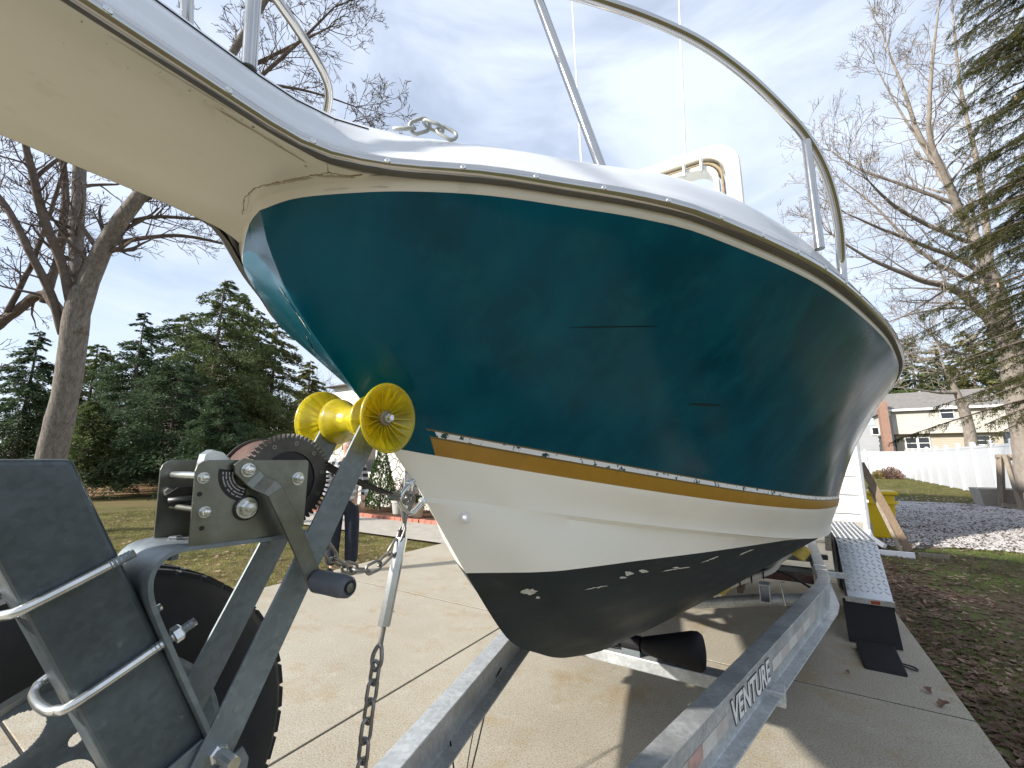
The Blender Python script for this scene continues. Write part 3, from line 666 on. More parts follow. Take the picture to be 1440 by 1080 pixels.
# bow eye, drain fitting, scratches and chips; placed on the skin by sight lines
dg = bpy.context.evaluated_depsgraph_get()
def bvh_of(objs):
    vs = []; fs = []
    for o in objs:
        n = len(vs); vs += [v.co + org(o) for v in o.data.vertices]; fs += [tuple(i+n for i in p.vertices) for p in o.data.polygons]
    return BVHTree.FromPolygons(vs, fs)
HULL = bvh_of([o for o in boat.children if o.name.split('.')[0] in ('hull_side','pulpit_underside','lower_hull_side','running_surface','painted_bottom','accent_stripe','upper_hull_band','worn_stripe','pinstripe')])
def skin_at(px, py):
    h = HULL.ray_cast(CAM, sight(px, py).normalized()); return (h[0], h[1]) if h[0] else (None, None)
def decal(name, pxs, m, par, lift=.0012):
    """thin patch lying on the hull skin, outline given as sight points"""
    P = []
    for px, py in pxs:
        p, n = skin_at(px, py)
        if p is None: return
        if n.dot(p - CAM) > 0: n = -n
        P.append(p + n*lift)
    c = sum(P, V())/len(P)
    return B().add([c] + P, [(0, i+1, (i+1) % len(P)+1) for i in range(len(P))]).build(name, m, par)
def streak(x0, y0, x1, y1, w, n=14, jit=.6):
    up_ = []; lo = []
    for k in range(n+1):
        t = k/n; x = x0+(x1-x0)*t; y = y0+(y1-y0)*t + random.uniform(-jit, jit)*.35; ww = w*math.sin(math.pi*min(max(t,.04),.96))**.6*random.uniform(.6,1.2)
        up_.append((x, y-ww/2)); lo.append((x, y+ww/2))
    return up_ + lo[::-1]
def splotch(cx, cy, rx, ry, n=16):
    return [(cx + rx*math.cos(2*math.pi*k/n)*random.uniform(.55,1.1), cy + ry*math.sin(2*math.pi*k/n)*random.uniform(.55,1.1)) for k in range(n)]
for a in ((800,460.5,925,458.5,1.5),(968,568,1014,570,3.2),(690,640,691,650,2.2)): decal('scratch', streak(*a), 'scratch', boat)
for a in ((455,267,490,265,2.5),(520,263,548,263,2),(350,300,352,340,2.0)): decal('scuff', streak(*a), 'chip', boat)
for a in ((392,402,438,470,1.0),(372,440,420,452,.9),(384,470,410,478,.8),(405,455,470,540,.9),(430,470,445,500,.8)): decal('scuff', streak(*a, jit=2.5), 'chip', boat)
for a in ((745,832,13,5),(756,840,3.5,2),(884,806,7,4),(905,803,8,2.5),(950,798,5,1.5),(876,812,6,1.5)): decal('paint_chip', splotch(*a), 'chip', boat)
for a in ((985,792,1010,782,1.2),(822,829,855,823,1.0),(1040,780,1060,772,1.4),(930,803,970,797,1.0)): decal('paint_chip', streak(*a, jit=2.5), 'chip', boat)
for a in ((115,30,2,1.6),(266,127,1.8,1.3),(356,178,2.6,1.3),(225,101,1.2,1),(288,141,1.2,1),(312,152,1.5,.9),(340,168,1.4,1),(395,206,1.2,.9),(430,233,2,1),(180,95,1,.8),(90,60,1,.8),(320,170,.9,.8),(150,60,1.1,.9)): decal('grime_spot', splotch(*a, n=9), 'caulk', boat)
for a in ((150,48,330,158,1.4),(300,150,430,228,1.8),(352,268,346,300,3.0),(372,261,440,249,3.2),(445,247,500,249,2.8)): decal('grime_streak', streak(*a, n=24, jit=2.0), 'grime', boat)
def crack(pxs, r):
    P = []
    for a, c in zip(pxs[:-1], pxs[1:]):
        for k in range(9):
            t = k/9; q, n_ = skin_at(a[0]+(c[0]-a[0])*t + random.uniform(-1.2,1.2), a[1]+(c[1]-a[1])*t + random.uniform(-1.2,1.2))
            if q: P.append(q)
    if len(P) > 3: B().tube(P, [r*random.uniform(.5,1.5) for _ in P], 5).build('old_caulk', 'caulk', boat)
crack([(341,300),(344,278),(356,266),(376,259),(404,254),(432,248),(462,243),(488,247),(512,245)], .0011)
crack([(461,243),(460,228)], .0007)
p, n = skin_at(653, 727)
if p:
    if n.dot(p - CAM) > 0: n = -n
    dr = B().lathe([(0,.015),(.004,.0145),(.014,.012),(.020,.007),(.022,0)], p, n, 20).build('drain_fitting', 'antenna', boat, smooth=True)
def bar_u(p0, p1, out, r, n=10):
    p0, p1, out = V(p0), V(p1), V(out); return spline([p0 - out*.4, p0 + out*.55, p0.lerp(p1,.18)+out*.95, p0.lerp(p1,.82)+out*.95, p1 + out*.55, p1 - out*.4], 36)
ev = V((0, -.76, -.62)).normalized()
be = B().tube(bar_u((0,.872,1.442),(0,.918,1.396), ev*.062, .006), .0065, 10).build('bow_eye', 'bright', boat, smooth=True)
for q in ((0,.872,1.442),(0,.918,1.396)): B().hexn(V(q) + ev*.004, ev, .011, .009).build('nut', 'bright', be)

# anchor chain lying on the foredeck
def stadium(L, W, r, n=20, k=8):
    """chain link in the x-z plane, long axis z"""
    pts = []; h = (L-W)/2
    for i in range(n):
        a = 2*math.pi*i/n; pts.append((W/2*math.cos(a), 0, W/2*math.sin(a) + (h if math.sin(a) >= 0 else -h)))
    return B().tube(pts, r, k, closed=True, up=(0,1,0))
def chain(name, path, L, W, r, m, label, cat='chain', twist0=0.0, steptwist=90):
    root = empty(name, path[0], label, cat)
    a = np.array([list(p) for p in path]); seg = np.r_[0, np.cumsum(np.linalg.norm(np.diff(a, axis=0), axis=1))]
    pitch = L - 2*r*1.05; me = None; nl = max(1, int(seg[-1]/pitch)); k = 0
    for i in range(nl):
        q0, q1 = i*pitch, (i+1)*pitch
        p0 = V([np.interp(q0, seg, a[:, c]) for c in range(3)]); p1 = V([np.interp(q1, seg, a[:, c]) for c in range(3)])
        d = (p1-p0).normalized(); c = (p0+p1)/2
        if me is None: o = stadium(L, W, r).build('link', m, root, smooth=True, local=True); me = o.data
        else: o = link('link', me, root)
        q = d.to_track_quat('Z', 'Y').to_matrix().to_4x4() @ Matrix.Rotation(R(twist0 + steptwist*i + random.uniform(-9,9)), 4, 'Z')
        o.matrix_local = Matrix.Translation(c - org(root)) @ q
    return root
DECK = bvh_of([deck])
def deck_z(x, y):
    h = DECK.ray_cast(V((x, y, 4)), V((0,0,-1))); return h[0].z if h[0] else None
cp = []
def graze(px, py):
    """place on the deck that a sight line passes closest over"""
    d = sight(px, py); best = None
    for k in np.linspace(.0010, .0030, 200):
        q = CAM + d*k
        if abs(q.x) > .9 or q.y < .5: continue
        dz_ = deck_z(q.x, q.y)
        if dz_ is None: continue
        g = q.z - dz_
        if best is None or g < best[0]: best = (g, q.x, q.y)
    return best[1], best[2]
for px, dz in ((556,.010),(575,.016),(590,.020),(604,.036),(616,.026),(632,.014),(646,.008)):
    x, y = graze(px, 199); cp.append(V((x, y, deck_z(x, y)+dz)))
chain('anchor_chain', spline(cp, 40), .040, .0235, .0036, 'chaing', 'short heap of galvanized anchor chain lying on the white foredeck', twist0=40, steptwist=75)

# ================================================================== TRAILER
trl = empty('boat_trailer', (0, 2.0, 0.45), 'galvanized steel boat trailer with winch post, rails and tread-plate fenders', 'boat trailer')
def frame_mtx(o, ex, ey, ez):
    m = Matrix((V(ex), V(ey), V(ez))).transposed().to_4x4(); m.translation = V(o); return m
ZT = .60; RH = .19; FW = .080; WX = .020
def rail_path(sgn): return [V((.012*sgn, -.07, 0)), V((.955*sgn, 4.075, 0)), V((.985*sgn, 4.30, 0)), V((.985*sgn, 7.9, 0))]
def ibeam(path, sgn=1):
    FB = .078; prof = [(-FW/2, 0), (FW/2, 0), (FW/2, -.008), (WX+.004, -.012), (WX+.004, -RH+.012), (FB, -RH+.008), (FB, -RH), (-FW/2, -RH), (-FW/2, -RH+.008), (WX-.004, -RH+.012), (WX-.004, -.012), (-FW/2, -.008)]
    b = B(); n = len(prof); m = len(path)
    for i, p in enumerate(path):
        t = (path[min(i+1, m-1)] - path[max(i-1, 0)]).normalized(); s_ = V((t.y, -t.x, 0))*sgn
        for a, h in prof: b.v.append(p + s_*a + V((0, 0, ZT + h)))
    for i in range(m-1):
        for k in range(n): b.f.append((i*n+k, (i+1)*n+k, (i+1)*n+(k+1) % n, i*n+(k+1) % n))
    b.f.append(tuple(range(n))); b.f.append(tuple(reversed(range((m-1)*n, m*n)))); return b
rails = {}
for sgn in (1, -1): rails[sgn] = ibeam(rail_path(sgn), sgn).build('frame_rail', 'galv', trl, bevel=.0025)
# tongue tube and coupler ahead of the rails
B().box((-.05,-1.15,.44),(.05,.32,.53)).build('tongue', 'galv', trl, bevel=.006)
cpl = B().lathe([(-.14,.03),(-.10,.05),(.0,.055),(.05,.04),(.06,0)], (0,-1.15,.53), (0,-1,.1), 16).build('coupler', 'galvd', trl, smooth=True)
# markings on the near rail's web
rp = rail_path(1); rt_ = (rp[1]-rp[0]).normalized(); rn = V((rt_.y, -rt_.x, 0))
def web(s_, h, lift=.0062): return rp[0] + rt_*s_ + rn*(lift+WX) + V((0, 0, ZT + h))
def s_of(px, py):
    """distance along the rail at which a sight line meets the web"""
    d = sight(px, py); o = CAM - (rp[0] + rn*(.0062+WX)); k = -o.dot(rn)/d.dot(rn); q = CAM + d*k; return (q - rp[0]).dot(rt_), q.z - ZT
def tape(px0, px1, m, h0=-.125, h1=-.052):
    s0 = s_of(*px0)[0]; s1 = s_of(*px1)[0]
    B().add([web(s0,h0), web(s1,h0), web(s1,h1), web(s0,h1), web(s0,h0,.005), web(s1,h0,.005), web(s1,h1,.005), web(s0,h1,.005)], [(0,1,2,3),(4,7,6,5),(0,4,5,1),(1,5,6,2),(2,6,7,3),(3,7,4,0)]).build('reflective_tape', m, rails[1])
sV = s_of(1028, 1000)[0]; sE = s_of(1082, 935)[0]
def text_mesh(txt, size, offset, z):
    cu = bpy.data.curves.new('lettering', 'FONT'); cu.body = txt; cu.size = size; cu.offset = offset; cu.extrude = .0004; cu.space_character = 1.04
    o = bpy.data.objects.new('lettering', cu); COL.objects.link(o); bpy.context.view_layer.update()
    me = bpy.data.meshes.new_from_object(o.evaluated_get(bpy.context.evaluated_depsgraph_get())); bpy.data.objects.remove(o); return me
TH = .095
for offs, m, lift in ((.0060, 'label', .0058), (.0026, 'letter', .0070)):
    me = text_mesh('VENTURE', .1, offs, 0)
    co = np.empty(len(me.vertices)*3); me.vertices.foreach_get('co', co); co = co.reshape(-1, 3)
    if m == 'label': x0, x1 = co[:, 0].min(), co[:, 0].max()
    L = sE - sV; cx = (co[:, 0]-x0)/(x1-x0)*L; cz = co[:, 1]/.073*TH
    P = [web(sV + a, -.140 + h, lift + e) - org(trl) for a, h, e in zip(cx, cz, co[:, 2])]
    me.vertices.foreach_set('co', np.array([list(p) for p in P]).ravel()); me.materials.append(M[m]); me.update()
    link('lettering' if m == 'letter' else 'lettering_outline', me, rails[1])
s0 = sE + .05
tl = s_of(1146, 862)[0]
for k in range(6):
    a = s0 + (tl-s0)*k/6; b_ = s0 + (tl-s0)*(k+1)/6
    m = 'tapew' if k % 2 == 0 else 'tapeg'
    B().add([web(a,-.125), web(b_,-.125), web(b_,-.075), web(a,-.075), web(a,-.125,.005), web(b_,-.125,.005), web(b_,-.075,.005), web(a,-.075,.005)], [(0,1,2,3),(4,7,6,5),(0,4,5,1),(1,5,6,2),(2,6,7,3),(3,7,4,0)]).build('reflective_tape', m, rails[1])
for k in range(6):
    b_ = sV - .035 - k*.125; a = b_ - .125
    m = ('tapeg', 'tapew', 'taper')[k % 3]
    B().add([web(a,-.125), web(b_,-.125), web(b_,-.075), web(a,-.075), web(a,-.125,.005), web(b_,-.125,.005), web(b_,-.075,.005), web(a,-.075,.005)], [(0,1,2,3),(4,7,6,5),(0,4,5,1),(1,5,6,2),(2,6,7,3),(3,7,4,0)]).build('reflective_tape', m, rails[1])
# crossmembers
c1 = B().box((-.70,2.565,.378),(.712,2.665,.443)).build('crossmember', 'galv', trl, bevel=.006)
for sg in (1, -1):
    B().lathe([(.055,0),(.055,.030),(.062,.038),(.08,.042),(.32,.090),(.352,.090),(.368,.078),(.372,.06),(.372,0)], (0,2.60,.495), (sg,0,.10), 30).build('keel_roller', 'black', trl, angle=50)
B().lathe([(-.05,.02),(-.05,.040),(.05,.040),(.05,.02)], (0,2.60,.50), (1,0,0), 20).build('keel_roller_core', 'black', trl)
B().box((-.05,2.57,.44),(.05,2.63,.48)).build('roller_bracket', 'galvd', trl)
tub = spline([(-.93,4.02,.50),(-.6,4.02,.45),(0,4.02,.345),(.6,4.02,.45),(.93,4.02,.50)], 24)
B().tube(tub, .042, 14).build('crossmember', 'galv', trl, smooth=True)
B().box((-.97,5.9,.40),(.97,6.0,.50)).build('crossmember', 'galvd', trl, bevel=.006)
B().box((-.97,7.7,.40),(.97,7.8,.50)).build('crossmember', 'galvd', trl, bevel=.006)
for y in (5.75, 6.62): B().box((-1.15,y-.03,.31),(1.15,y+.03,.37)).build('axle', 'galvd', trl, bevel=.01)
# bunk rollers under the hull: arms with yellow wobble rollers, brake line and box tube
for sgn in (1, -1):
    arm = spline([(.24*sgn,3.92,.45),(.40*sgn,3.92,.555),(.56*sgn,3.92,.635),(.66*sgn,3.93,.690),(.72*sgn,3.94,.765),(.80*sgn,3.95,.83)], 30)
    ra = B().tube(arm, .021, 10).build('roller_arm_tube', 'pvc', trl, smooth=True)
    for (x, y, z, w, r_) in ((.33,3.90,.515,.09,.030),(.85,3.95,.835,.10,.055)):
        B().lathe([(-w/2,.01),(-w/2,r_*.85),(-w*.3,r_),(-w*.2,r_*.86),(-w*.1,r_),(0,r_*.86),(w*.1,r_),(w*.2,r_*.86),(w*.3,r_),(w/2,r_*.85),(w/2,.01)], (x*sgn,y,z), (.62*sgn,.1,.78), 18).build('hull_roller', 'pad', ra, smooth=True)
    for q, zq in ((.44,.575),(.52,.615),(.60,.655)): B().tube([V((q*sgn,3.895,zq-.03)), V((q*sgn,3.89,zq+.03)), V(((q+.012)*sgn,3.95,zq+.035))], .005, 6).build('clip', 'black', ra)
    up_ = B()
    for dx0, dx1 in ((-.034,-.027),(.027,.034)): up_.box((.60*sgn+dx0,3.86,.475),(.60*sgn+dx1,3.97,.585))
    up_.box((.60*sgn-.034,3.86,.468),(.60*sgn+.034,3.97,.475)); up_.box((.60*sgn-.034,3.86,.585),(.60*sgn+.034,3.97,.592)); up_.box((.60*sgn-.027,3.955,.475),(.60*sgn+.027,3.968,.585))
    o_ = up_.build('upright_box', 'galv', trl); o_['kind'] = 'stuff'
    B().tube([(.72*sgn,3.97,.44),(.70*sgn,3.97,.60),(.73*sgn,3.97,.60)], .006, 6).build('bracket_bolt', 'bright', trl)
    B().box((.42*sgn-.02,4.06,.46),(.42*sgn+.02,5.9,.53)).build('bunk_support', 'woodb', trl)
    B().box((.66*sgn-.26,4.30,.54),(.66*sgn+.26,4.36,.60)).build('roller_beam', 'rust', trl)
    B().box((.60*sgn-.05,4.9,.60),(.60*sgn+.05,7.7,.66)).build('bunk_board', 'black', trl, bevel=.01)
    B().tube(spline([(.90*sgn,4.06,.56),(.75*sgn,3.98,.66),(.6*sgn,3.95,.68),(.45*sgn,3.95,.62)], 20), .008, 6).build('brake_line', 'black', trl, smooth=True)
# two banding straps on the near rail
for y in (4.55, 4.72): B().box((.985-.043,y,.44),(.985+.043,y+.03,.604)).build('rail_band', 'bright', trl)
# wheels and fenders
def tyre(Rr, w, rim, n=56):
    b = B(); h = w/2
    b.lathe([(-h*.80,rim),(-h*.96,rim+.025),(-h,(rim+Rr)/2),(-h*.93,Rr-.022),(-h*.76,Rr-.007),(-h*.60,Rr),(h*.60,Rr),(h*.76,Rr-.007),(h*.93,Rr-.022),(h,(rim+Rr)/2),(h*.96,rim+.025),(h*.80,rim)], (0,0,0), (1,0,0), n); return b
def tread(Rr, w):
    b = B()
    for k in range(44):
        for c, (x, ww) in enumerate(((-.62,.30),(-.2,.30),(.2,.30),(.62,.30))):
            a = 2*math.pi*(k + .5*(c % 2))/44; da = 2*math.pi/44*.40
            rr = Rr + .0045 if abs(x) < .5 else Rr + .001
            x0 = (x-ww/2*.86)*w/2; x1 = (x+ww/2*.86)*w/2
            q = []
            for r_ in (Rr-.02, rr):
                for xx in (x0, x1):
                    for aa in (a-da, a+da): q.append((xx, r_*math.cos(aa), r_*math.sin(aa)))
            b.add(q, [(4,5,7,6),(0,4,6,2),(1,3,7,5),(0,1,5,4),(2,6,7,3)])
    return b
def rim_mesh(rim, w, holes=5):
    """dished steel wheel with oval hand holes"""
    b = B(); h = w/2
    b.lathe([(-h*.84,rim+.014),(-h*.84,rim-.002),(-h*.6,rim-.012),(-h*.3,rim-.035),(h*.3,rim-.035),(h*.6,rim-.012),(h*.84,rim-.002),(h*.84,rim+.014)], (0,0,0), (1,0,0), 48); return b
def disc_mesh(rim, holes=5, x=.03, n=120, nr=14):
    b = B(); r0, r1 = .042, rim-.034
    def xo(r): t = (r-r0)/(r1-r0); return x + .018*math.sin(t*math.pi*1.1) 
    keep = []
    for i in range(nr+1):
        r = r0 + (r1-r0)*i/nr
        for k in range(n): a = 2*math.pi*k/n; b.v.append(V((xo(r), r*math.cos(a), r*math.sin(a))))
    for i in range(nr):
        for k in range(n):
            rc = (i+.5)/nr; ph = (k/n*holes) % 1
            if ((rc-.72)/.22)**2 + ((ph-.5)/.24)**2 < 1: continue
            if ((rc-.28)/.10)**2 + ((((k/n*holes)+.5) % 1 -.5)/.10)**2 < 1: continue
            b.f.append((i*n+k, i*n+(k+1) % n, (i+1)*n+(k+1) % n, (i+1)*n+k))
    return b
def wheel(loc, par, name, Rr=.335, w=.20, rim=.195, face=1, rot=0):
    mt = Matrix.Translation(V(loc) - org(par)) @ Matrix.Rotation(rot, 4, 'X') @ (Matrix.Identity(4) if face > 0 else Matrix.Rotation(math.pi, 4, 'Z'))
    t = tyre(Rr-.004, w, rim).build(name, 'tire', par, local=True, angle=40); t.matrix_local = mt
    ORG[t] = V((0,0,0))
    tr_ = tread(Rr-.004, w).build('tread', 'tire', t, local=True); tr_['kind'] = 'stuff'
    rm = rim_mesh(rim, w).build('rim', 'galvd', t, local=True, angle=40)
    ds = (disc_mesh(rim, n=640, nr=84) if name == 'spare_wheel' else disc_mesh(rim)).build('wheel_disc', 'galvd', t, local=True, smooth=True)
    sm = ds.modifiers.new('solid', 'SOLIDIFY'); sm.thickness = .004
    return t
for sgn in (1, -1):
    for y in (5.72, 6.62): wheel((1.315*sgn, y, .335), trl, 'wheel', face=sgn, w=.205)
    # fender: one bent sheet over both wheels with raised tread bars and a folded lip
    side = [(4.98,.30),(5.03,.36),(5.30,.60),(5.40,.70),(5.52,.735),(6.85,.735),(6.97,.70),(7.10,.58),(7.32,.36),(7.36,.30)]
    x0, x1 = 1.17*sgn, 1.475*sgn
    b = B(); n = len(side)
    P = spline([(0,y,z) for y, z in side], 40)
    P = [V((0, y, z)) for y, z in side]
    for p in P: b.v += [V((x0,p.y,p.z)), V((x1,p.y,p.z)), V((x1,p.y,p.z-.05)), V((x0,p.y,p.z-.008)), V((x1-.006*sgn,p.y,p.z-.05)), V((x1-.006*sgn,p.y,p.z-.008))]
    for i in range(n-1):
        o_ = i*6; q = o_+6
        for a, c in ((0,1),(1,2),(2,4),(4,5),(5,3),(3,0)): b.f.append((o_+a, o_+c, q+c, q+a))
    fd = b.build('fender', 'plate', trl, bevel=.008, seg=3)
    bars = B()
    for i in range(n-1):
        p, q = P[i], P[i+1]; L = (q-p).length; t = (q-p).normalized(); nn = V((0,-t.z,t.y)); nn = nn if nn.z > 0 else -nn
        cnt = max(1, int(round(L/.040)))
        if i in (0, n-2): continue
        for a in range(cnt):
            for c in range(7):
                o_ = p + t*((a+.5)/max(cnt,1)*L) + V((x0 + (x1-x0)*(c+.55)/7.1, 0, 0)) + nn*.0006
                d = (t + V((1,0,0))*(1 if (a+c) % 2 else -1)).normalized(); e = d.cross(nn)
                l_, w_ = .0225, .0065
                bars.add([o_-d*l_, o_+e*w_, o_+d*l_, o_-e*w_, o_+nn*.0042-d*l_*.5, o_+nn*.0042+e*w_*.5, o_+nn*.0042+d*l_*.5, o_+nn*.0042-e*w_*.5], [(0,1,5,4),(1,2,6,5),(2,3,7,6),(3,0,4,7),(4,5,6,7)])
    tb = bars.build('tread_bars', 'plate', fd); tb['kind'] = 'stuff'
    B().box((min(x0,x1)-.02,4.965,.285),(max(x0,x1)+.005,4.985,.325)).build('fender_front_edge', 'plate', fd)
    B().box(((x0+x1)/2-.03+.03*sgn,4.955,.293),((x0+x1)/2+.03+.03*sgn,4.964,.318)).build('marker_lamp', 'amber', fd)
    B().box((.985*sgn-.02,5.0,.46),(1.2*sgn+.0,5.05,.50)).build('fender_bracket', 'galv', trl)
    fa, fb = 1.13*sgn, 1.47*sgn
    B().add([(fa,4.985,.30),(fb,4.985,.30),(fb,4.82,.008),(fa,4.82,.008),(fa,4.998,.30),(fb,4.998,.30),(fb,4.833,.008),(fa,4.833,.008)], [(0,1,2,3),(7,6,5,4),(0,4,5,1),(1,5,6,2),(2,6,7,3),(3,7,4,0)]).build('mud_flap', 'black', fd)

# winch post, leaning forward, with its U-bolts and bent bracket
pd = V((0,.43,-.903)).normalized(); pf = V((0,.903,.43))           # down the post; across it (aft)
ptop = V((0,.185,1.500))
pm_ = frame_mtx(ptop, (1,0,0), pf, -pd)
post = B().box((-.05,-.044,-1.0),(.05,.048,.0), pm_)
post.v = [p + pd*((p.z-1.4995)/.903) if p.z > 1.4 else p for p in post.v]      # sawn off level
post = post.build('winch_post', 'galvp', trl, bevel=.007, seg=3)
B().box((-.21,.50,.585),(.21,.76,.60)).build('post_base_plate', 'galvd', trl, bevel=.003)
def along(s_, a, x): return ptop - pd*(-s_) + pf*a + V((x,0,0))
for s_ in (.165, .298):
    e_ = .060 if s_ < .2 else .088
    pts = [(.059, e_), (.059, -.035), (.045, -.056), (.02, -.062), (-.02, -.062), (-.045, -.056), (-.059, -.035), (-.059, e_)]
    ub = B().tube(spline([along(s_, a + .010*0, x) for x, a in pts], 56), .0058, 10).build('u_bolt', 'bright', trl, smooth=True)
    for x in (.059, -.059):
        th = B().tube([along(s_, .034 + .0022*k, x) for k in range(int((e_-.034)/.0022))], [.0059 if k % 2 else .0065 for k in range(int((e_-.034)/.0022))], 10).build('thread', 'galvd', ub)
        if s_ > .2: B().hexn(along(s_, .060, x), pf, .0115, .011).build('nut', 'bright', ub)
bk = spline([V((0,.455,1.04)), V((0,.429,1.102)), V((0,.385,1.197)), V((0,.345,1.285)), V((0,.332,1.320)), V((0,.331,1.347)), V((0,.343,1.366)), V((0,.365,1.3725)), V((0,.40,1.3715)), V((0,.57,1.3665))], 54)
b = B()
for i, p in enumerate(bk):
    t = (bk[min(i+1, len(bk)-1)] - bk[max(i-1, 0)]).normalized(); nn = V((0, t.z, -t.y))
    for x, h in ((-.068,-.003),(.068,-.003),(.068,.003),(-.068,.003)): b.v.append(p + nn*h + V((x,0,0)))
for i in range(len(bk)-1):
    for k in range(4): b.f.append((i*4+k, i*4+(k+1) % 4, (i+1)*4+(k+1) % 4, (i+1)*4+k))
b.f += [(0,1,2,3), tuple((len(bk)-1)*4+k for k in (3,2,1,0))]
brk = b.build('winch_bracket', 'galvd', trl, angle=40)
# roller arms
for x, lo, hi in ((.064, (.436,1.083), (.690,1.586)), (-.064, (.44,1.083), (.688,1.583))):
    a = V((x, lo[0], lo[1])); c = V((x, hi[0], hi[1])); d = (c-a).normalized(); e = V((0, d.z, -d.y)); L = (c-a).length; w = .026
    poly = [(-.03,-w),(L-.005,-w)] + [(L-.005 + w*math.cos(R(t))*.6, w*math.sin(R(t))) for t in (-60,-30,0,30,60)] + [(L-.005,w),(-.03,w)]
    ar = B().prism(poly, a, d, e, (.0055,0,0)).build('roller_arm', 'galvd', trl, bevel=.0012)
    if x > 0: near_arm = ar
    B().hexn(a + V((.0055 if x > 0 else 0,0,0)), (1 if x > 0 else -1,0,0), .013, .010).build('bolt', 'bright', ar)
B().cyl((-.10,.436,1.083),(.118,.436,1.083),.009,n=12).build('pivot_bolt', 'bright', trl)
B().prism([(.02,-.012),(.055,.0),(.065,-.02),(.05,-.16),(.0,-.13)], (.071,.415,1.075), (0,1,0), (0,0,1), (.005,0,0)).build('pivot_lug', 'galvd', trl, bevel=.001)
B().prism([(0,0),(.06,.025),(.30,-.60),(.22,-.62)], (.056,.36,1.08), (0,1,0), (0,0,1), (.005,0,0)).build('lower_brace', 'galvd', trl, bevel=.001)
B().prism([(0,0),(.06,.025),(.30,-.60),(.22,-.62)], (-.061,.36,1.08), (0,1,0), (0,0,1), (.005,0,0)).build('lower_brace', 'galvd', trl, bevel=.001)
# bow roller: ribbed bell, spool, ribbed bell on one shaft
rc = V((0,.690,1.584))
sp = B().lathe([(-.056,.008),(-.056,.052),(-.046,.050),(-.024,.036),(0,.029),(.024,.036),(.046,.050),(.056,.052),(.056,.008)], rc, (1,0,0), 40).build('bow_roller', 'yellow', trl, smooth=True)
def bell(sg):
    o = rc + V((.071*sg,0,0)); b = B()
    b.lathe([(0,.009),(0,.030),(.008,.037),(.020,.052),(.030,.066),(.036,.0725),(.040,.0735),(.043,.071),(.038,.064),(.026,.048),(.016,.034),(.013,.020),(.013,.009)], o, (sg,0,0), 48)
    bb = b.build('bell', 'yellow', sp, smooth=True)
    ribs = B()
    for k in range(20):
        a = 2*math.pi*k/20; u = V((0, math.cos(a), math.sin(a))); v = V((0, -math.sin(a), math.cos(a)))
        q2 = [o + V((sg*.026,0,0)) + u*.017, o + V((sg*.041,0,0)) + u*.069, o + V((sg*.034,0,0)) + u*.066, o + V((sg*.012,0,0)) + u*.018]
        ribs.add([p + v*.0013 for p in q2] + [p - v*.0013 for p in q2], [(0,1,2,3),(7,6,5,4),(0,4,5,1),(1,5,6,2),(2,6,7,3),(3,7,4,0)])
    rb = ribs.build('rib', 'yellow', sp); rb['kind'] = 'stuff'
    B().lathe([(.010,.008),(.030,.016),(.030,.010),(.031,0)], o, (sg,0,0), 20).build('hub', 'caulk', sp, smooth=True)
for sg in (1, -1): bell(sg)
B().cyl(rc - V((.118,0,0)), rc + V((.118,0,0)), .0062, n=12).build('shaft', 'bright', sp)
for sg in (1, -1): B().hexn(rc + V((.100*sg,0,0)), (sg,0,0), .0105, .010).build('nut', 'bright', sp)

# hand winch
def plate_poly(x0, x1, z0, z1, r, skew):
    pts = [(x0 + .004, z0)]
    pts += [(x0, z1 - r)] + [(x0 + r - r*math.cos(R(a)), z1 - r + r*math.sin(R(a))) for a in (30, 60, 90)] + [(x1 - .004, z1), (x1, z1 - .004), (x1, z0 + .012), (x1 - .010, z0 + .004)]
    return pts
wy0, wy1, wz0, wz1 = .367, .547, 1.370, 1.498
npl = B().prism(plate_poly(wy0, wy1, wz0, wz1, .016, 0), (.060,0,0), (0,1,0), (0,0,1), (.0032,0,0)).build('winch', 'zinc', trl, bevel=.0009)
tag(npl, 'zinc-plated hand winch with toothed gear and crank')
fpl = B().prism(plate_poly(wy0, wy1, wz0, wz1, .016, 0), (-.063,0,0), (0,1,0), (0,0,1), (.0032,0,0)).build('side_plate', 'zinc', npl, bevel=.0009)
B().box((-.0598,wy0+.003,wz0),(.0598,wy1,wz0+.0032)).build('base_plate', 'zinc', npl)
gc = V((.030,.526,1.462))
gb = B(); NTH = 58; r1, r2 = .0755, .0835; prof = []
for k in range(NTH):
    a = 2*math.pi*k/NTH; d = 2*math.pi/NTH
    for da, rr in ((-.50,r1),(-.28,r1),(-.15,r2),(.15,r2),(.28,r1)): prof.append((rr*math.cos(a+da*d), rr*math.sin(a+da*d)))
n = len(prof); inner = [(.051*math.cos(2*math.pi*k/n), .051*math.sin(2*math.pi*k/n)) for k in range(n)]
for xx in (.0, .009):
    gb.v += [gc + V((xx, p[0], p[1])) for p in prof] + [gc + V((xx, p[0], p[1])) for p in inner]
for i in range(n):
    j = (i+1) % n
    gb.f += [(i, j, n+j, n+i), (2*n+i, 3*n+i, 3*n+j, 2*n+j), (i, 2*n+i, 2*n+j, j), (n+i, n+j, 3*n+j, 3*n+i)]
gr = gb.build('gear', 'gear', npl)
B().lathe([(0,.0),(0,.0515),(.006,.0515),(.006,0)], gc, (1,0,0), 40).build('gear_web', 'label', npl, angle=30)
for k in range(10):
    a = 2*math.pi*(k+.3)/10; p = gc + V((.0075, .066*math.cos(a), .066*math.sin(a)))
    B().lathe([(0,.0042),(.0025,.0040),(.0025,.0020),(.0008,.0016),(.0008,0)], p, (1,0,0), 10).build('rivet', 'zinc', npl)
B().lathe([(-.080,.02),(-.080,.071),(-.077,.073),(-.010,.073),(-.007,.071),(-.007,.02)], gc, (1,0,0), 40).build('wound_strap', 'rust', npl, angle=40)
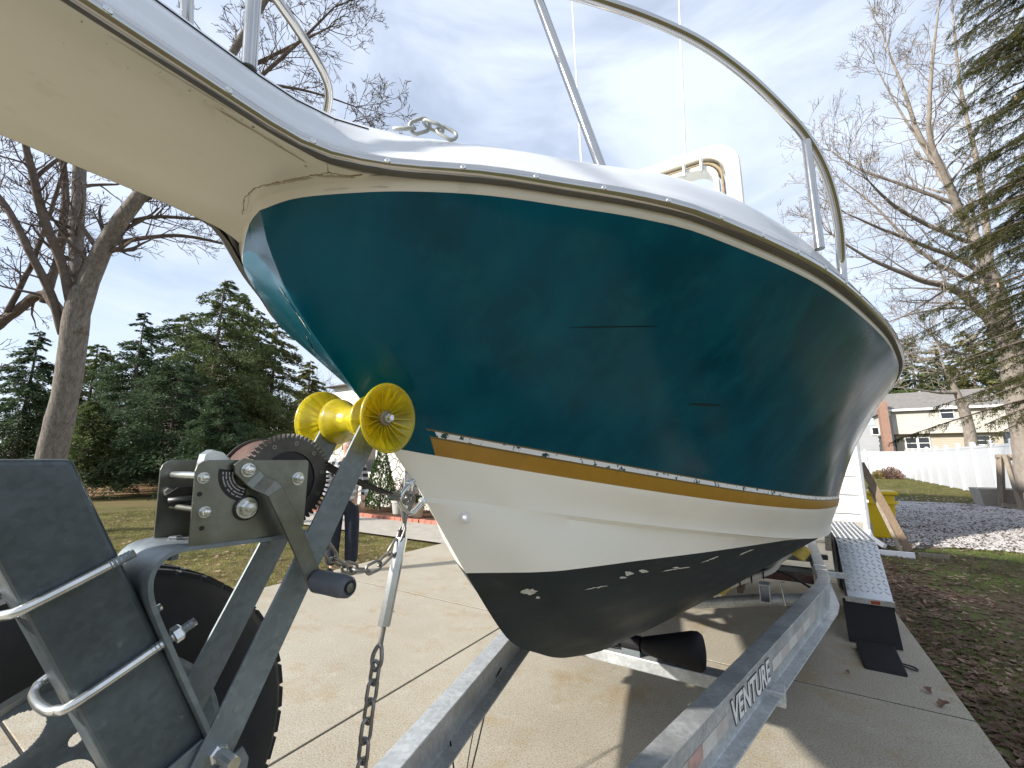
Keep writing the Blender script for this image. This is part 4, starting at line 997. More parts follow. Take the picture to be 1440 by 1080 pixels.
B().lathe([(0,0),(0,.0775),(.003,.0775),(.003,0)], gc - V((.086,0,0)), (1,0,0), 40).build('drum_flange', 'gear', npl, angle=30)
def wb(y, z, r=.0085, nutr=.0085, x=.0632, name='bolt'):
    o = B().lathe([(0,0),(0,r*1.35),(.0016,r*1.3),(.0016,r*.9)], (x,y,z), (1,0,0), 20)
    o = o.hexn((x+.0014,y,z), (1,0,0), r, .0072).lathe([(.007,r*.52),(.0125,r*.5),(.013,0)], (x,y,z), (1,0,0), 12)
    return o.build(name, 'bright', npl)
def pl_yz(px, py, x=.064): q = onp(px, py, 0, x); return q.y, q.z
for px, py, r in ((286,672,.0065),(288,720,.0065),(419,673,.0088)): wb(*pl_yz(px, py), r)
y_, z_ = pl_yz(346, 714); B().lathe([(0,.0195),(.003,.0195),(.004,.0175),(.004,0)], (.0632,y_,z_), (1,0,0), 28).build('washer', 'label', npl, angle=30); wb(y_, z_, .0125, x=.067)
for px, py in ((281,695),(284,743)):
    y_, z_ = pl_yz(px, py); B().lathe([(0,.0035),(.0004,.0035),(.0004,0)], (.0633,y_,z_), (1,0,0), 12).build('hole', 'label', npl)
# spacer rods, pawl lever and release handle between the plates
B().cyl((-.059,.384,1.474),(.060,.384,1.474),.0058,n=12).build('spacer_rod', 'bright', npl, angle=40)
B().cyl((-.059,.386,1.424),(.060,.386,1.424),.0045,n=12).build('spacer_rod', 'zinc', npl, angle=40)
B().prism([(0,-.02),(.006,.020),(.016,.028),(.032,.024),(.048,.010),(.05,-.012),(.03,-.008),(.02,-.03)], (-.022,.398,1.487), (0,1,0), (0,0,1), (.022,0,0)).build('pawl_lever', 'bright', npl, bevel=.0008)
B().prism([(0,0),(.016,.012),(.075,.012),(.075,-.010),(.010,-.010)], (-.045,.372,1.442), (0,1,0), (0,0,1), (.004,0,0)).build('pawl', 'gear', npl)
B().tube([(-.04,.376,1.432),(-.03,.40,1.433),(-.01,.43,1.433)], .0075, 10).build('release_grip', 'label', npl, smooth=True)
B().hexn((-.0595,.380,1.447), (1,0,0), .007, .008).build('nut', 'bright', npl)
B().hexn((-.02,.385,1.3735), (0,0,1), .010, .007).build('base_bolt', 'bright', npl); B().cyl((-.02,.385,1.372),(-.02,.385,1.345),.0075,n=10).build('base_bolt_end', 'galvd', npl)
B().hexn((0.02,.505,1.372), (0,0,-1), .009, .02).build('base_nut', 'galvd', npl)
# arc-shaped warning plate, print too small to read
lc = V((.0640, *pl_yz(352, 664))); lb = B(); ls = []
for k in range(19):
    a = R(172 + 92*k/18)
    for rr in (.0225, .0465): ls.append(lc + V((0, rr*math.cos(a), rr*math.sin(a))))
lb.add(ls, [(2*k, 2*k+1, 2*k+3, 2*k+2) for k in range(18)]); lb.build('warning_plate', 'label', npl)
for rr in (.0270, .0315, .0360, .0405):
    b = B()
    for k in range(26):
        if random.random() < .12: continue
        a0 = R(178 + 80*k/26); a1 = R(178 + 80*(k+random.uniform(.55,.85))/26)
        b.add([lc + V((.0006, r_*math.cos(a), r_*math.sin(a))) for r_, a in ((rr-.0009,a0),(rr+.0009,a0),(rr+.0009,a1),(rr-.0009,a1))], [(0,1,2,3)])
    o = b.build('plate_print', 'print', npl); o['kind'] = 'stuff'
# crank: bent flat arm and rotating grip
def strip(pts, w, th, m, name, par, bev=.001):
    """flat bar through pts lying in planes parallel to y-z, widths w"""
    b = B(); n = len(pts)
    for i, p in enumerate(pts):
        t = V(pts[min(i+1, n-1)]) - V(pts[max(i-1, 0)]); side_ = V((0, t.z, -t.y)).normalized(); nn = t.normalized().cross(side_)
        ww = w[i] if isinstance(w, (list, tuple)) else w
        for a, c in ((-1,-1),(1,-1),(1,1),(-1,1)): b.v.append(V(p) + side_*ww*a + nn*th/2*c)
    for i in range(n-1):
        for k in range(4): b.f.append((i*4+k, i*4+(k+1) % 4, (i+1)*4+(k+1) % 4, (i+1)*4+k))
    b.f += [(3,2,1,0), tuple((n-1)*4+k for k in range(4))]
    return b.build(name, m, par, bevel=bev)
hy_, hz_ = pl_yz(347, 661, .075)
arm = strip([(.072,hy_-.012,hz_+.014),(.072,hy_-.006,hz_+.006),(.072,hy_+.012,hz_-.012),(.075,hy_+.020,hz_-.020),(.092,hy_+.030,hz_-.028),(.096,hy_+.036,hz_-.034),(.097,.50,1.395),(.100,.548,1.302),(.100,.556,1.285)], [.008,.015,.015,.014,.0135,.0135,.0135,.0135,.012], .0055, 'zinc', 'crank_arm', npl)
wb(hy_+.002, hz_, .0085, x=.0752, name='crank_nut')
gp = B().lathe([(0,.006),(0,.0165),(.004,.0185),(.03,.0180),(.06,.0185),(.078,.0165),(.082,.0135),(.082,.0115),(.0775,.0110),(.0775,0)], (.104,.552,1.294), (1,.06,.0), 28).build('crank_grip', 'grip', npl, angle=35)
B().lathe([(.078,0),(.078,.0078),(.0835,.0070),(.0845,0)], (.104,.552,1.294), (1,.06,0), 20).build('grip_bolt', 'zinc', npl, angle=35)
# spare wheel on the far side of the post
spw = wheel((-.255,.352,.975), trl, 'spare_wheel', Rr=.338, w=.20, rim=.200, face=1, rot=R(14))
B().box((-.17,.32,.58),(-.10,.38,1.0)).build('spare_carrier', 'galvd', trl, bevel=.004)
# wire hanging from the far rail
B().tube(spline([(-.50,2.05,.46),(-.50,1.96,.40),(-.47,1.80,.22),(-.45,1.70,.12),(-.42,1.62,.16),(-.37,1.50,.44)], 40), .0035, 6).build('wiring', 'black', trl, smooth=True)
B().tube(spline([(-.50,2.0,.45),(-.51,1.85,.30),(-.47,1.72,.12),(-.44,1.69,.11)], 24), .0025, 6).build('wiring', 'black', trl, smooth=True)

# webbing strap from winch to bow eye with its snap hook
ws_ = empty('winch_strap', (0,.60,1.44), 'black webbing winch strap with steel hook on the bow eye', 'strap')
sp_ = [V((-.01,.585,1.512)), V((-.006,.66,1.472)), V((-.002,.745,1.437)), V((0,.790,1.422))]
b = B()
for p in sp_: b.v += [p + V((-.024,0,0)), p + V((.024,0,0)), p + V((.024,0.001,-.003)), p + V((-.024,0.001,-.003))]
for i in range(3):
    for k in range(4): b.f.append((i*4+k, i*4+(k+1) % 4, (i+1)*4+(k+1) % 4, (i+1)*4+k))
b.f += [(3,2,1,0), (12,13,14,15)]
b.build('webbing', 'strap', ws_)
B().tube(spline([(.022,.790,1.422),(.018,.812,1.417),(0,.826,1.413),(-.018,.812,1.417),(-.022,.79,1.422)], 24), .0042, 8).build('strap_ring', 'chain', ws_, smooth=True)
B().tube(spline([(0,.795,1.420),(0,.812,1.412),(0,.828,1.404),(0,.846,1.396),(0,.858,1.402),(0,.858,1.415),(0,.845,1.422)], 36), [.0065]*18 + [.0055]*19 if False else .0058, 10).build('hook', 'chain', ws_, smooth=True)
B().box((-.008,.800,1.407),(.008,.832,1.420), Matrix.Identity(4)).build('hook_latch', 'galvd', ws_, bevel=.002)
# safety chain drooping from the post to the bow eye
sc = [V((-.01,.638,1.352)), V((-.012,.655,1.310)), V((-.012,.69,1.278)), V((-.012,.73,1.260)), V((-.010,.768,1.254)), V((-.006,.805,1.270)), V((-.002,.836,1.303)), V((0,.852,1.340))]
chain('safety_chain', spline(sc, 60), .040, .021, .0033, 'chain', 'slack steel safety chain drooping from winch post to bow eye')
# turnbuckle tie-down and its chain to the frame
tb_ = empty('turnbuckle', (0,.79,1.1), 'silver turnbuckle hanging from the bow eye beside the yellow roller', 'turnbuckle')
B().tube(spline([(.012,.862,1.412),(.010,.872,1.402),(.004,.868,1.385),(0,.858,1.36),(0,.852,1.335),(0,.846,1.31)], 30), .0048, 10).build('hook', 'chain', tb_, smooth=True)
B().tube(spline([(-.012,.862,1.412),(-.010,.850,1.400),(-.004,.848,1.372),(0,.853,1.345)], 20), .0042, 10).build('hook_side', 'chain', tb_, smooth=True)
B().cyl((0,.846,1.312),(0,.803,1.127),.0145,n=6).build('body', 'bright', tb_, bevel=.001)
B().cyl((0,.8465,1.330),(0,.8455,1.312),.0090,n=10).build('collar', 'label', tb_)
B().cyl((0,.803,1.128),(0,.795,1.090),.0058,n=10).build('rod', 'chain', tb_)
B().tube(spline([(0,.795,1.092),(.012,.790,1.075),(.013,.786,1.056),(0,.783,1.044),(-.013,.786,1.056),(-.012,.790,1.075)], 30, True), .0048, 8, closed=True).build('eye', 'chain', tb_, smooth=True)
chain('tie_down_chain', [V((0,.786,1.056)), V((.0,.767,.93)), V((0,.755,.80)), V((0,.745,.60))], .044, .023, .0040, 'chain', 'taut steel chain running down from the turnbuckle to the trailer frame')
# wheel chock on the driveway
ck_ = empty('wheel_chock', (1.30,4.6,0), 'black rubber wheel chock with wire loop in front of the trailer wheel', 'wheel chock')
B().add([(1.165,4.30,.0),(1.405,4.30,0),(1.405,4.72,0),(1.165,4.72,0),(1.165,4.33,.02),(1.405,4.33,.02),(1.405,4.58,.055),(1.165,4.58,.055),(1.405,4.72,.065),(1.165,4.72,.065)],
        [(0,3,2,1),(0,1,5,4),(4,5,6,7),(7,6,8,9),(1,2,8,6,5),(0,4,7,9,3),(2,3,9,8)]).build('wedge', 'black', ck_, bevel=.012, seg=3)
B().tube(spline([(1.40,4.46,.02),(1.46,4.44,.012),(1.485,4.47,.010),(1.46,4.50,.012),(1.40,4.50,.02)], 30), .006, 8).build('handle', 'label', ck_, smooth=True)

# ================================================================== HOUSE BEHIND THE BOAT
hs = empty('near_house', (-5.7, 10, 0), 'white sided house with stone veneer close behind the boat', 'house')
B().box((-13.3,10,-.1),(1.98,19,4.15)).build('wall', 'siding', hs)
B().box((-13.32,9.93,-.1),(-5.0,9.998,2.55)).build('stone_veneer', 'stone', hs)
B().box((-13.3,9.97,-.1),(2.02,9.992,.40)).build('foundation', 'walk', hs)
B().box((1.90,9.965,.40),(1.995,9.99,4.15)).build('corner_trim', 'trim', hs)
rf = B().add([(-13.6,9.7,4.13),(2.05,9.7,4.13),(2.05,19.3,4.13),(-13.6,19.3,4.13),(-13.6,14.5,5.6),(2.05,14.5,5.6)], [(0,3,2,1),(0,1,5,4),(3,4,5,2),(0,4,3),(1,2,5)]).build('roof', 'roof', hs)
for k in range(3):
    x = 1.40; B().box((x,9.94,.55+.33*k),(1.86,9.968,.560+.33*k)).build('louvre', 'pvc', hs)
for px in (-8.2, -11.2):
    w = B().box((px-.55,9.90,1.0),(px+.55,9.929,2.3)).build('window', 'trim', hs); B().box((px-.48,9.885,1.07),(px+.48,9.899,2.23)).build('pane', 'glass', w)
ds = empty('downspout', (1.80, 9.88, 0), 'white downspout with kicked out foot at the house corner', 'downspout')
B().tube([(1.93,9.86,4.1),(1.93,9.86,.30),(1.955,9.80,.18),(2.10,9.62,.07)], .045, 4).build('pipe', 'trim', ds)
B().box((1.86,9.86,.75),(2.0,9.92,.79)).build('bracket', 'trim', ds)
def plank(name, p0, p1, w, th, m, label):
    p0, p1 = V(p0), V(p1); d = (p1-p0).normalized(); s_ = d.cross(V((0,1,0))).normalized(); n = d.cross(s_)
    o = B().add([p0+s_*a*w/2+n*c*th/2 for a, c in ((-1,-1),(1,-1),(1,1),(-1,1))] + [p1+s_*a*w/2+n*c*th/2 for a, c in ((-1,-1),(1,-1),(1,1),(-1,1))], [(3,2,1,0),(4,5,6,7),(0,1,5,4),(1,2,6,5),(2,3,7,6),(3,0,4,7)]).build(name, m, bevel=.004)
    return tag(o, label, 'plank')
plank('plank', (2.42,9.75,.0), (2.02,10.35,1.42), .115, .035, 'woodb', 'wide brown board leaning on the house corner beside the yellow bin')
plank('plank', (2.31,9.70,.0), (2.08,10.25,1.0), .05, .04, 'wood', 'narrow pale batten leaning in front of the brown board')
plank('plank', (1.95,9.45,-.01), (2.42,9.38,-.0), .10, .03, 'trim', 'flat pale board lying on the ground below the downspout')
plank('plank', (2.50,9.62,-.015), (2.85,9.55,-.01), .08, .03, 'wood', 'short grey board lying on the leaves near the downspout')
bn = empty('storage_bin', (2.75,11.6,0), 'yellow plastic bin with rimmed lid behind the leaning boards', 'bin')
c = V((2.62,11.4,0))
def taper(b, cx, cy, z0, z1, a0, a1): 
    return b.add([(cx-a0,cy-a0,z0),(cx+a0,cy-a0,z0),(cx+a0,cy+a0,z0),(cx-a0,cy+a0,z0),(cx-a1,cy-a1,z1),(cx+a1,cy-a1,z1),(cx+a1,cy+a1,z1),(cx-a1,cy+a1,z1)], [(0,3,2,1),(4,5,6,7),(0,1,5,4),(1,2,6,5),(2,3,7,6),(3,0,4,7)])
taper(B(), 2.33, 11.5, -.03, .80, .20, .25).build('bin_body', 'bin', bn, bevel=.03, seg=3)
B().box((2.05,11.22,.62),(2.61,11.78,.68)).build('rib', 'bin', bn, bevel=.01); B().box((2.03,11.20,.80),(2.63,11.80,.87)).build('lid', 'bin', bn, bevel=.02)

# garden in front of the stone wall
def pot(x, y, r, h, m, label, plant=None):
    e = empty('plant_pot', (x, y, 0), label, 'plant pot', 'pots in the mulch bed')
    B().lathe([(0,0),(0,r*.72),(h*.85,r),(h*.86,r*1.1),(h,r*1.1),(h,r*.9),(h*.88,r*.88),(h*.88,0)], (x,y,-.02), (0,0,1), 18).build('pot', m, e, angle=35)
    n = 260; a = rng.normal(0,1,(n,3)); a /= np.linalg.norm(a,axis=1,keepdims=True); cpos = np.array([x,y,h+r*.7]) + a*np.array([r*1.05,r*1.05,r*.8])*rng.uniform(.4,1,(n,1))
    leafcloud('plant', cpos, .07, .035, 'shrub', e)
def leafcloud(name, c, ln, wd, m, par, dirs=None, flat=0.0):
    n = len(c)
    d = rng.normal(0, 1, (n, 3)) if dirs is None else dirs + rng.normal(0, .45, (n, 3))
    d /= np.linalg.norm(d, axis=1, keepdims=True)
    e = rng.normal(0, 1, (n, 3)); e[:, 2] *= (1-flat); e -= d*(e*d).sum(1, keepdims=True); e /= np.linalg.norm(e, axis=1, keepdims=True)
    L = ln*rng.uniform(.6, 1.3, (n, 1)); W = wd*rng.uniform(.6, 1.3, (n, 1))
    v = np.stack([c - d*L/2, c + e*W/2, c + d*L/2, c - e*W/2], 1).reshape(-1, 3)
    f = np.arange(n*4).reshape(n, 4)
    return fast_mesh(name, v, f, m, par)
pot(-7.5,8.65,.17,.34,'terra','tan flower pot in mulch bed, nearest the walkway'); pot(-6.75,8.75,.20,.42,'trim','white flower pot in mulch bed, right of the tan pot'); pot(-8.5,8.9,.18,.36,'pvc','grey flower pot in mulch bed, left of the tan pot')
def dwarf(x, y, h, r, label, n=2600):
    e = empty('conifer_shrub', (x, y, 0), label, 'shrub')
    B().cyl((x,y,-.02),(x,y,h*.5),.04,.02,6).build('trunk', 'barkd', e)
    z = h*(1-np.sqrt(rng.uniform(0,1,n))); rr = r*(1-z/h)*rng.uniform(.75,1.05,n)+.02; a = rng.uniform(0,2*math.pi,n)
    leafcloud('crown', np.stack([x+rr*np.cos(a), y+rr*np.sin(a), .08+z],1), .10, .04, 'shrub', e, np.stack([np.cos(a)*.5,np.sin(a)*.5,np.ones(n)],1))
dwarf(-9.6,9.2,2.0,.55,'cone shaped green conifer shrub against the stone wall')
dwarf(-6.0,9.3,1.1,.28,'small upright conifer shrub in bed beside the bow')
for x, y, lab in ((-8.1,9.35,'brown dormant shrub in the middle of the mulch bed'),(-7.4,9.4,'brown dormant shrub nearest the boat in the mulch bed'),(-9.0,9.5,'brown dormant shrub beside the cone shaped conifer')):
    e = empty('dormant_shrub', (x,y,0), lab, 'shrub', 'dormant shrubs by the stone wall')
    b = B()
    for k in range(26):
        a = random.uniform(0,6.28); b.tube([(x,y,-.02),(x+.15*math.cos(a),y+.12*math.sin(a),.3),(x+.38*math.cos(a)*random.uniform(.4,1),y+.3*math.sin(a),random.uniform(.5,.95))], [.008,.006,.003], 3)
    b.build('stems', 'barkd', e)
    leafcloud('dead_leaves', np.array([x,y,.6])+rng.normal(0,1,(240,3))*np.array([.22,.18,.2]), .06,.04,'leaf',e)
tl_ = empty('trellis', (-8.6,9.3,0), 'thin wire trellis standing in the mulch bed', 'trellis')
for k in range(4): B().cyl((-9.0+.3*k,9.3,0),(-9.0+.3*k,9.3,1.35),.012,n=6).build('wire', 'trim', tl_)
B().cyl((-9.05,9.3,1.3),(-8.05,9.3,1.3),.012,n=6).build('wire', 'trim', tl_)

# ================================================================== FENCES
fn = empty('side_fence', (8.3,28,0), 'white vinyl privacy fence running along the right side of the yard', 'fence')
ff = empty('back_fence', (2,45.5,0), 'white vinyl privacy fence across the back of the yard', 'fence')
def fence(par, p0, p1, n, h):
    p0, p1 = V(p0), V(p1); d = (p1-p0); L = d.length; d.normalize(); s_ = V((-d.y,d.x,0))
    for i in range(n+1):
        q = p0 + d*(L*i/n); mt = frame_mtx(q, d, s_, (0,0,1))
        B().box((-.09,-.09,-.1),(.09,.09,h+.12), mt).build('post', 'vinyl', par)
        taper(B(), 0, 0, 0, .07, .11, .03).build('post_cap', 'vinyl', par, local=True).location = q + V((0,0,h+.12)) - org(par)
        if i < n:
            w = L/n; np_ = 7
            for k in range(np_):
                a0 = .09 + (w-.18)*k/np_; a1 = .09 + (w-.18)*(k+1)/np_ - .012
                B().box((a0,-.02,.06),(a1,.02,h-.02), mt).build('board', 'vinyl', par)
            for z0, z1 in ((.02,.14),(h-.10,h)): B().box((.09,-.035,z0),(w-.09,.035,z1), mt).build('fence_rail', 'vinyl', par)
fence(fn, (7.55,13.4,-.05), (9.15,45.5,-.05), 13, 2.12)
fence(ff, (-9,45.5,-.05), (9.15,45.5,-.05), 7, 2.12)

# ================================================================== RIGHT-HAND YARD THINGS
stn = empty('wooden_stand', (7.2,20.5,0), 'weathered wooden frame stand on a timber base by the white fence', 'stand')
def beam(par, name, a, b_, w, m='wood'): B().tube([a, b_], w*.7, 4).build(name, m, par)
sq = lambda px, py: onp(px, py, 1, 20.5)
A0, A1 = sq(1409,712), sq(1406,641); B0, B1 = sq(1433,712), sq(1434,641)
beam(stn,'leg',A0,A1,.14); beam(stn,'leg',B0,B1,.14); beam(stn,'crossbar',A1+V((-.1,0,-.05)),B1+V((.1,0,-.05)),.14)
beam(stn,'brace',A1+V((.1,-.1,0)),sq(1420,716)+V((0,-.9,0)),.11); beam(stn,'brace',B1+V((.1,-.1,0)),sq(1446,716)+V((0,-.9,0)),.11)
beam(stn,'base_timber',sq(1404,712)+V((0,-.3,.02)),sq(1470,722)+V((0,-.3,0)),.18); beam(stn,'base_timber',sq(1410,708)+V((0,.5,.0)),sq(1470,714)+V((0,.5,0)),.18)
q = onp(1400,698,1,21.2)
blk = B(); taper(blk, q.x, 21.2, -.05, .52, .42, .50); tag(blk.build('concrete_planter', 'walk', bevel=.03), 'grey concrete planter block beside the wooden stand', 'planter')
for px, py, y, lab, m in ((1253,668,44.6,'dry brown bush at the foot of the back fence','leaf'),(1236,669,44.7,'small straw coloured grass tuft by the back fence','grassd')):
    p = onp(px, py, 1, y); e = empty('bush', (p.x, y, 0), lab, 'bush'); r = .75 if m == 'leaf' else .5
    a = rng.normal(0,1,(900,3)); a /= np.linalg.norm(a,axis=1,keepdims=True); a[:,2] = np.abs(a[:,2])
    leafcloud('twigs', np.array([p.x,y,0])+a*np.array([r,r,r*1.2])*rng.uniform(.5,1,(900,1)), .25,.05,m,e,a)

# neighbour's house beyond the fence
YH = 54.0
def hp(px, py, y=YH): return onp(px, py, 1, y)
nh = empty('neighbour_house', hp(1330,640), 'beige sided two storey house beyond the white fence on the right', 'house')
nh.location.z = 0; ORG[nh] = V(nh.location)
xl = hp(1257,612).x; xr = hp(1419,606).x; zo = hp(1330,609).z; ze = hp(1330,573).z; zr = hp(1330,546).z + 1.0
B().box((xl,YH,zo),(xr,YH+9,ze)).build('upper_wall', 'beige', nh)
B().box((xl+.2,YH+.6,-.1),(xr-.25,YH+9,zo-.002)).build('lower_wall', 'beiged', nh)
B().add([(xl-.3,YH-.4,ze-.02),(xr+.3,YH-.4,ze-.02),(xr+.3,YH+9.4,ze-.02),(xl-.3,YH+9.4,ze-.02),(xl-.3,YH+4.5,hp(1330,549,YH+4.5).z),(xr+.3,YH+4.5,hp(1330,549,YH+4.5).z)], [(0,3,2,1),(0,1,5,4),(3,4,5,2),(0,4,3),(1,2,5)]).build('roof', 'roof', nh)
B().box((xl-.3,YH-.44,ze-.18),(xr+.3,YH-.405,ze+.02)).build('fascia', 'trim', nh)
def nwin(px0, py0, px1, py1, y=YH, n=1):
    a, c = hp(px0, py1, y), hp(px1, py0, y); fr = B().box((a.x,y-.07,a.z),(c.x,y-.003,c.z)).build('window', 'trim', nh)
    W = (c.x-a.x); H = c.z-a.z
    for i in range(n):
        for j in range(2):
            x0 = a.x + W*(i+.10)/n; x1 = a.x + W*(i+.90)/n; z0 = a.z + H*(.08+.45*j); z1 = z0 + H*.39
            B().box((x0,y-.09,z0),(x1,y-.072,z1)).build('pane', 'glass', fr)
nwin(1322,570,1340,590); nwin(1274,614,1307,632,YH+.6,2); nwin(1372,612,1392,626,YH+.6)
cx0, cx1 = hp(1237,600).x, hp(1249,600).x
B().box((cx0,YH-1.0,0),(cx1,YH,hp(1240,566).z)).build('chimney', 'chim', nh)
B().box((hp(1205,600).x,YH+1.5,0),(cx0-.02,YH+8,hp(1220,596).z)).build('wing_wall', 'greys', nh)
B().box((cx1+.02,YH-.2,0),(xl-.02,YH+3,hp(1252,585).z)).build('wing_wall', 'greys', nh)
p0, p1 = hp(1226,612,YH+1.4), hp(1236,600,YH+1.4); w = B().box((p0.x,YH+1.42,p0.z),(p1.x,YH+1.49,p1.z)).build('window', 'trim', nh); B().box((p0.x+.1,YH+1.38,p0.z+.1),(p1.x-.1,YH+1.415,p1.z-.1)).build('pane', 'glass', w)
B().box((xr+.02,YH+1.5,0),(xr+7,YH+8,hp(1425,588).z)).build('wing_wall', 'greys', nh)
# far house on the left, its roof just over the winch
fh = empty('far_house', tuple(at(365,650,52)*V((1,1,0)) if False else (at(365,650,52).x, at(365,650,52).y, 0)), 'far pale house with grey roof behind the trees', 'house')
o = V(fh.location)
B().box((o.x-5,o.y-3,-.1),(o.x+5,o.y+4,3.2)).build('wall', 'siding', fh)
B().add([(o.x-5.5,o.y-3.6,3.15),(o.x+5.5,o.y-3.6,3.15),(o.x+5.5,o.y+4.6,3.15),(o.x-5.5,o.y+4.6,3.15),(o.x-5.5,o.y+.5,5.3),(o.x+5.5,o.y+.5,5.3)], [(0,3,2,1),(0,1,5,4),(3,4,5,2),(0,4,3),(1,2,5)]).build('roof', 'pvc', fh)
for dx in (-3, 0, 3):
    w = B().box((o.x+dx-.6,o.y-3.06,1.0),(o.x+dx+.6,o.y-3.002,2.3)).build('window', 'trim', fh); B().box((o.x+dx-.5,o.y-3.08,1.1),(o.x+dx+.5,o.y-3.062,2.2)).build('pane', 'glass', w)
# parked car behind the trees
cr_ = empty('parked_car', (at(152,672,36).x, at(152,672,36).y, 0), 'dark blue parked car half hidden behind the evergreens', 'car')
o = V(cr_.location)
body = [(-2.1,.35),(-2.1,.75),(-1.9,.88),(-1.0,.95),(-.5,1.38),(.75,1.40),(1.35,.98),(2.0,.85),(2.12,.6),(2.1,.35)]
B().prism(body, o + V((0.85,0,0)), (0,1,0), (0,0,1), (-1.7,0,0)).build('body', 'carpaint', cr_, bevel=.08, seg=3)
B().prism([(-.85,.98),(-.42,1.32),(.68,1.33),(1.12,1.0)], o + V((.865,0,0)), (0,1,0), (0,0,1), (-.01,0,0)).build('side_window', 'glass', cr_)
for y in (-1.3, 1.3):
    for x in (.78, -.78): B().lathe([(-.1,.12),(-.1,.30),(.1,.30),(.1,.12)], o + V((x,y,.31)), (1,0,0), 20).build('wheel', 'tire', cr_)
bb = at(208,668,34); e = empty('recycling_bin', (bb.x,bb.y,0), 'small blue bin standing beyond the lawn', 'bin')
taper(B(), bb.x, bb.y, 0, .85, .22, .30).build('bin_body', 'blue', e, bevel=.03); B().box((bb.x-.32,bb.y-.32,.85),(bb.x+.32,bb.y+.32,.92)).build('lid', 'blue', e)

# ================================================================== TREES
def rot_about(v, ax, a): return Matrix.Rotation(a, 3, ax) @ v
def grow(b, p, d, L, r, lev, maxlev, spread=.65, up=.10, jit=.16, kids=5, shrink=.62, rmin=.004):
    n = 3 if lev >= maxlev-1 else 5
    pts = [p.copy()]; rs = [r]; q = p.copy(); dd = d.normalized(); dirs = []
    for i in range(n):
        dd = (dd + V((random.gauss(0,jit), random.gauss(0,jit), random.gauss(0,jit)+up*.5))).normalized()
        q = q + dd*(L/n); pts.append(q.copy()); rs.append(max(r*(1-.75*(i+1)/n), rmin)); dirs.append(dd.copy())
    b.tube(pts, rs, 3 if r < .03 else 5, caps=False)
    if lev >= maxlev: return
    for k in range(kids):
        t = random.uniform(.25, 1.0); i = min(int(t*n), n-1); base = pts[i].lerp(pts[i+1], t*n-i)
        ax = dirs[i].orthogonal(); ax.rotate(Matrix.Rotation(random.uniform(0,6.283), 3, dirs[i]))
        nd = rot_about(dirs[i], ax, random.uniform(spread*.6, spread*1.3))
        grow(b, base, nd, L*shrink*random.uniform(.7,1.15)*(1.1-.4*t), max(rs[i]*.55, rmin), lev+1, maxlev, spread, up, jit, kids, shrink, rmin)
def limb_children(b, pts, rs, dens, L, maxlev, kids=4, spread=.8, up=.12, rmin=.004, start=.15):
    d = (pts[-1]-pts[-2]).normalized()
    for _ in range(4): grow(b, pts[-1], (d + V((random.gauss(0,.3),random.gauss(0,.3),random.gauss(0,.3)))).normalized(), L*random.uniform(.7,1.2), max(rs[-1]*.8, rmin*1.6), 0, maxlev, spread, up, .16, kids, .62, rmin)
    for i in range(len(pts)-1):
        seg = (pts[i+1]-pts[i]); 
        cnt = np.random.default_rng(int(abs(pts[i].x*1000))).poisson(dens*seg.length)
        for _ in range(cnt):
            t = random.random()
            if (i+t)/(len(pts)-1) < start: continue
            base = pts[i].lerp(pts[i+1], t); d = seg.normalized(); ax = d.orthogonal(); ax.rotate(Matrix.Rotation(random.uniform(0,6.283), 3, d))
            nd = rot_about(d, ax, random.uniform(.5,1.2))
            grow(b, base, nd, L*random.uniform(.6,1.3), max(rs[i]*.35, rmin*1.6), 0, maxlev, spread, up, .16, kids, .62, rmin)
def bare_tree(name, label, base, trunk, limbs, w0, twL, dens, m_trunk, m_limb, maxlev=2, rmin=.004, kids=4):
    e = empty(name, base, label, 'tree')
    tp = spline([at(px,py,w) for px,py,w,_ in trunk], 30); tr_ = np.interp(np.linspace(0,1,len(tp)), np.linspace(0,1,len(trunk)), [r for *_, r in trunk])
    tb = B().tube(tp, [float(r)*(1+.05*random.uniform(-1,1)) for r in tr_], 14)
    tb.build('trunk', m_trunk, e, smooth=True)
    cb_ = B()
    for lm in limbs:
        lb = B(); pts = spline([at(px,py,w) for px,py,w,_ in lm], 24); rs = [float(x) for x in np.interp(np.linspace(0,1,len(pts)), np.linspace(0,1,len(lm)), [r for *_, r in lm])]
        pts = [p + V((random.uniform(-1,1),random.uniform(-1,1),random.uniform(-1,1)))*min(rs[i]*.14,.012) for i, p in enumerate(pts)]
        lb.tube(pts, rs, 8); lb.build('limb', m_limb if lm[0][3] < .16 else m_trunk, e, smooth=True)
        limb_children(cb_, pts, rs, dens, twL, maxlev, kids, rmin=rmin)
    cr2 = cb_.build('crown', m_limb, e); return e
T = 9.0
